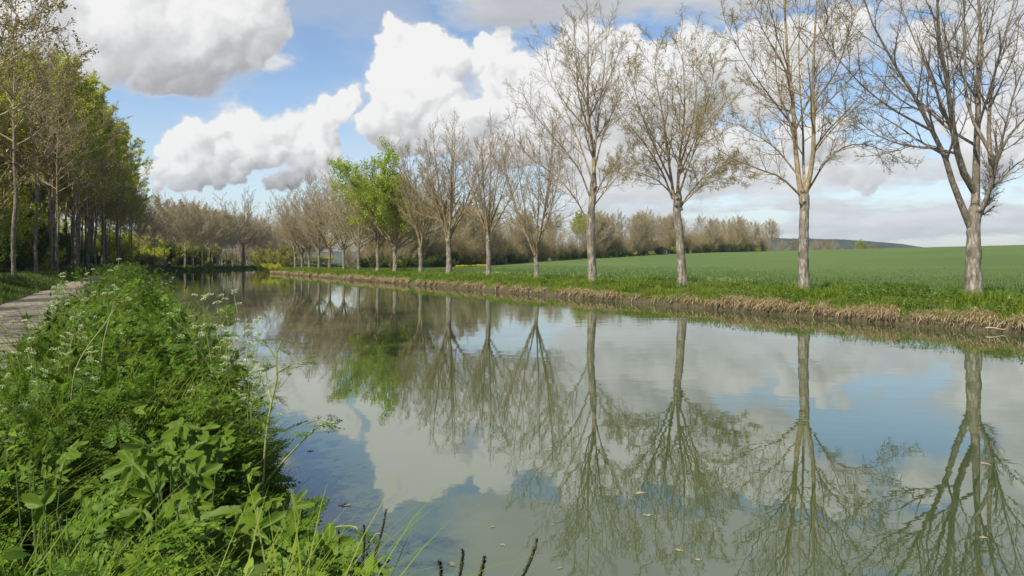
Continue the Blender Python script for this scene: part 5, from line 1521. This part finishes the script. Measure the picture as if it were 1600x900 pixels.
# ------------------------------------------------------------------ the two walkers on the towpath
def person(label, loc, rotz, shirt, legs, stride, seed):
    root = thing('person', label, 'person', loc, 'walkers on the towpath', rotz)
    J = {'pelvis': (0, 0, .93), 'waist': (0, .01, 1.08), 'chest': (0, .02, 1.30), 'neck': (0, .03, 1.47), 'chin': (0, .05, 1.54), 'head': (0, .05, 1.64), 'crown': (0, .04, 1.73)}
    for sd, sg in (('l', -1), ('r', 1)):
        q = stride * sg
        J.update({'sh' + sd: (.17 * sg, .02, 1.40), 'el' + sd: (.23 * sg, -.02 - q * .4, 1.13), 'wr' + sd: (.22 * sg, .12 - q * .5, .92), 'ha' + sd: (.215 * sg, .16 - q * .5, .84),
                  'hip' + sd: (.09 * sg, 0, .88), 'kn' + sd: (.10 * sg, .05 + q * .5, .49), 'an' + sd: (.10 * sg, -.02 + q, .09), 'toe' + sd: (.11 * sg, .16 + q, .04)})
    E = [('pelvis', 'waist'), ('waist', 'chest'), ('chest', 'neck'), ('neck', 'chin'), ('chin', 'head'), ('head', 'crown')]
    for sd in 'lr': E += [('chest', 'sh' + sd), ('sh' + sd, 'el' + sd), ('el' + sd, 'wr' + sd), ('wr' + sd, 'ha' + sd), ('pelvis', 'hip' + sd), ('hip' + sd, 'kn' + sd), ('kn' + sd, 'an' + sd), ('an' + sd, 'toe' + sd)]
    RAD_ = dict(pelvis=.14, waist=.125, chest=.145, neck=.055, chin=.07, head=.095, crown=.06, sh=.062, el=.045, wr=.032, ha=.038, hip=.088, kn=.058, an=.042, toe=.036)

    def skin(name, keys, grow, mat):
        ks = [k for k in J if k in keys]; ix = {k: i for i, k in enumerate(ks)}
        me = bpy.data.meshes.new(name); me.from_pydata([J[k] for k in ks], [(ix[a], ix[b]) for a, b in E if a in ix and b in ix], []); me.materials.append(mat)
        o = bpy.data.objects.new(name, me); COL.objects.link(o); o.parent = root
        md = o.modifiers.new('skin', 'SKIN'); lay = me.skin_vertices[0] if me.skin_vertices else None
        if lay is None:
            bm = bmesh.new(); bm.from_mesh(me); bm.verts.layers.skin.verify(); bm.to_mesh(me); bm.free(); lay = me.skin_vertices[0]
        for k in ks:
            r = RAD_.get(k, RAD_.get(k[:-1], .05)) * grow; lay.data[ix[k]].radius = (r, r * (.8 if k in ('pelvis', 'waist', 'chest') else 1)); lay.data[ix[k]].use_root = k == ks[0]
        o.modifiers.new('subdiv', 'SUBSURF').levels = 1; o.modifiers['subdiv'].render_levels = 1
        for f in me.polygons: f.use_smooth = True
        return o
    skin('body', list(J), 1.0, M_SKIN)
    skin('shirt', ['waist', 'chest', 'shl', 'shr', 'ell', 'elr', 'pelvis', 'wrl', 'wrr'], 1.16, shirt)
    skin('trousers', ['pelvis', 'hipl', 'hipr', 'knl', 'knr', 'anl', 'anr'], 1.14, legs)
    mb = MB(); n = 700; d = nrm(np.random.default_rng(seed).normal(0, 1, (n, 3))); d = d[(d[:, 2] > -.1) & (d[:, 1] < .55)]
    scatter(mb, leaf_tmpl(.5, 2), np.array([0, .04, 1.65]) + d * .10, frames(d * .3 + [0, -.2, -.5]), .05); mb.obj('hair', plain_mat('dark_hair', (.03, .02, .012), (.06, .04, .025)), root)
    return root


M_SKIN = plain_mat('skin', (.50, .32, .23), (.56, .37, .27), 8, .6, .3, .05)
cloth = lambda n, c: plain_mat(n, tuple(v * .88 for v in c), c, 14, .9, .1, .2)
for (xp, Y, lb, sc_, lc, st_, rz) in [(250, 140, 'person in a bright blue top on the towpath by the far bend', (.06, .26, .55), (.05, .05, .07), .16, 2.7), (264.5, 138, 'person in a white top on the towpath by the far bend', (.72, .72, .76), (.05, .045, .05), -.14, 2.8)]:
    Ys = np.arange(95, 200, .5); s_, p_ = SP((xp - 800) / F_PX * Ys, Ys); z_, d_, r_ = land(s_, p_); Y = Ys[int(np.argmin(np.abs(d_ - (2.5 if xp < 260 else 2.2)) + 99 * (d_ < 0)))]
    X = (xp - 800) / F_PX * Y; s, p = SP(X, Y); person(lb, (X, Y, float(zat(s, p)[0]) + .03), rz, cloth('blue_top' if xp < 260 else 'white_top', sc_), cloth('dark_trousers', lc), st_, int(xp))
HAZE = 0.00013
# ------------------------------------------------------------------ the faint spring haze over the whole place
m = bpy.data.materials.new('air'); m.use_nodes = True; nt = m.node_tree; nt.nodes.clear(); h = N(nt)
out = h.new('ShaderNodeOutputMaterial'); v = h.new('ShaderNodeVolumePrincipled')
v.inputs['Color'].default_value = (.80, .88, 1.0, 1); v.inputs['Density'].default_value = HAZE; v.inputs['Anisotropy'].default_value = .2
h.link(v.outputs[0], out.inputs['Volume'])
x0, x1, y0, y1, z0, z1 = -5200, 5200, -2000, 5200, -7.5, 75.0
V = np.array([[x, y, z] for z in (z0, z1) for y in (y0, y1) for x in (x0, x1)], float)
mb = MB(); mb.add(V, np.array([[0, 2, 3, 1], [4, 5, 7, 6], [0, 1, 5, 4], [2, 6, 7, 3], [0, 4, 6, 2], [1, 3, 7, 5]]))
tag(mb.obj('haze', m, None, False), kind='stuff')
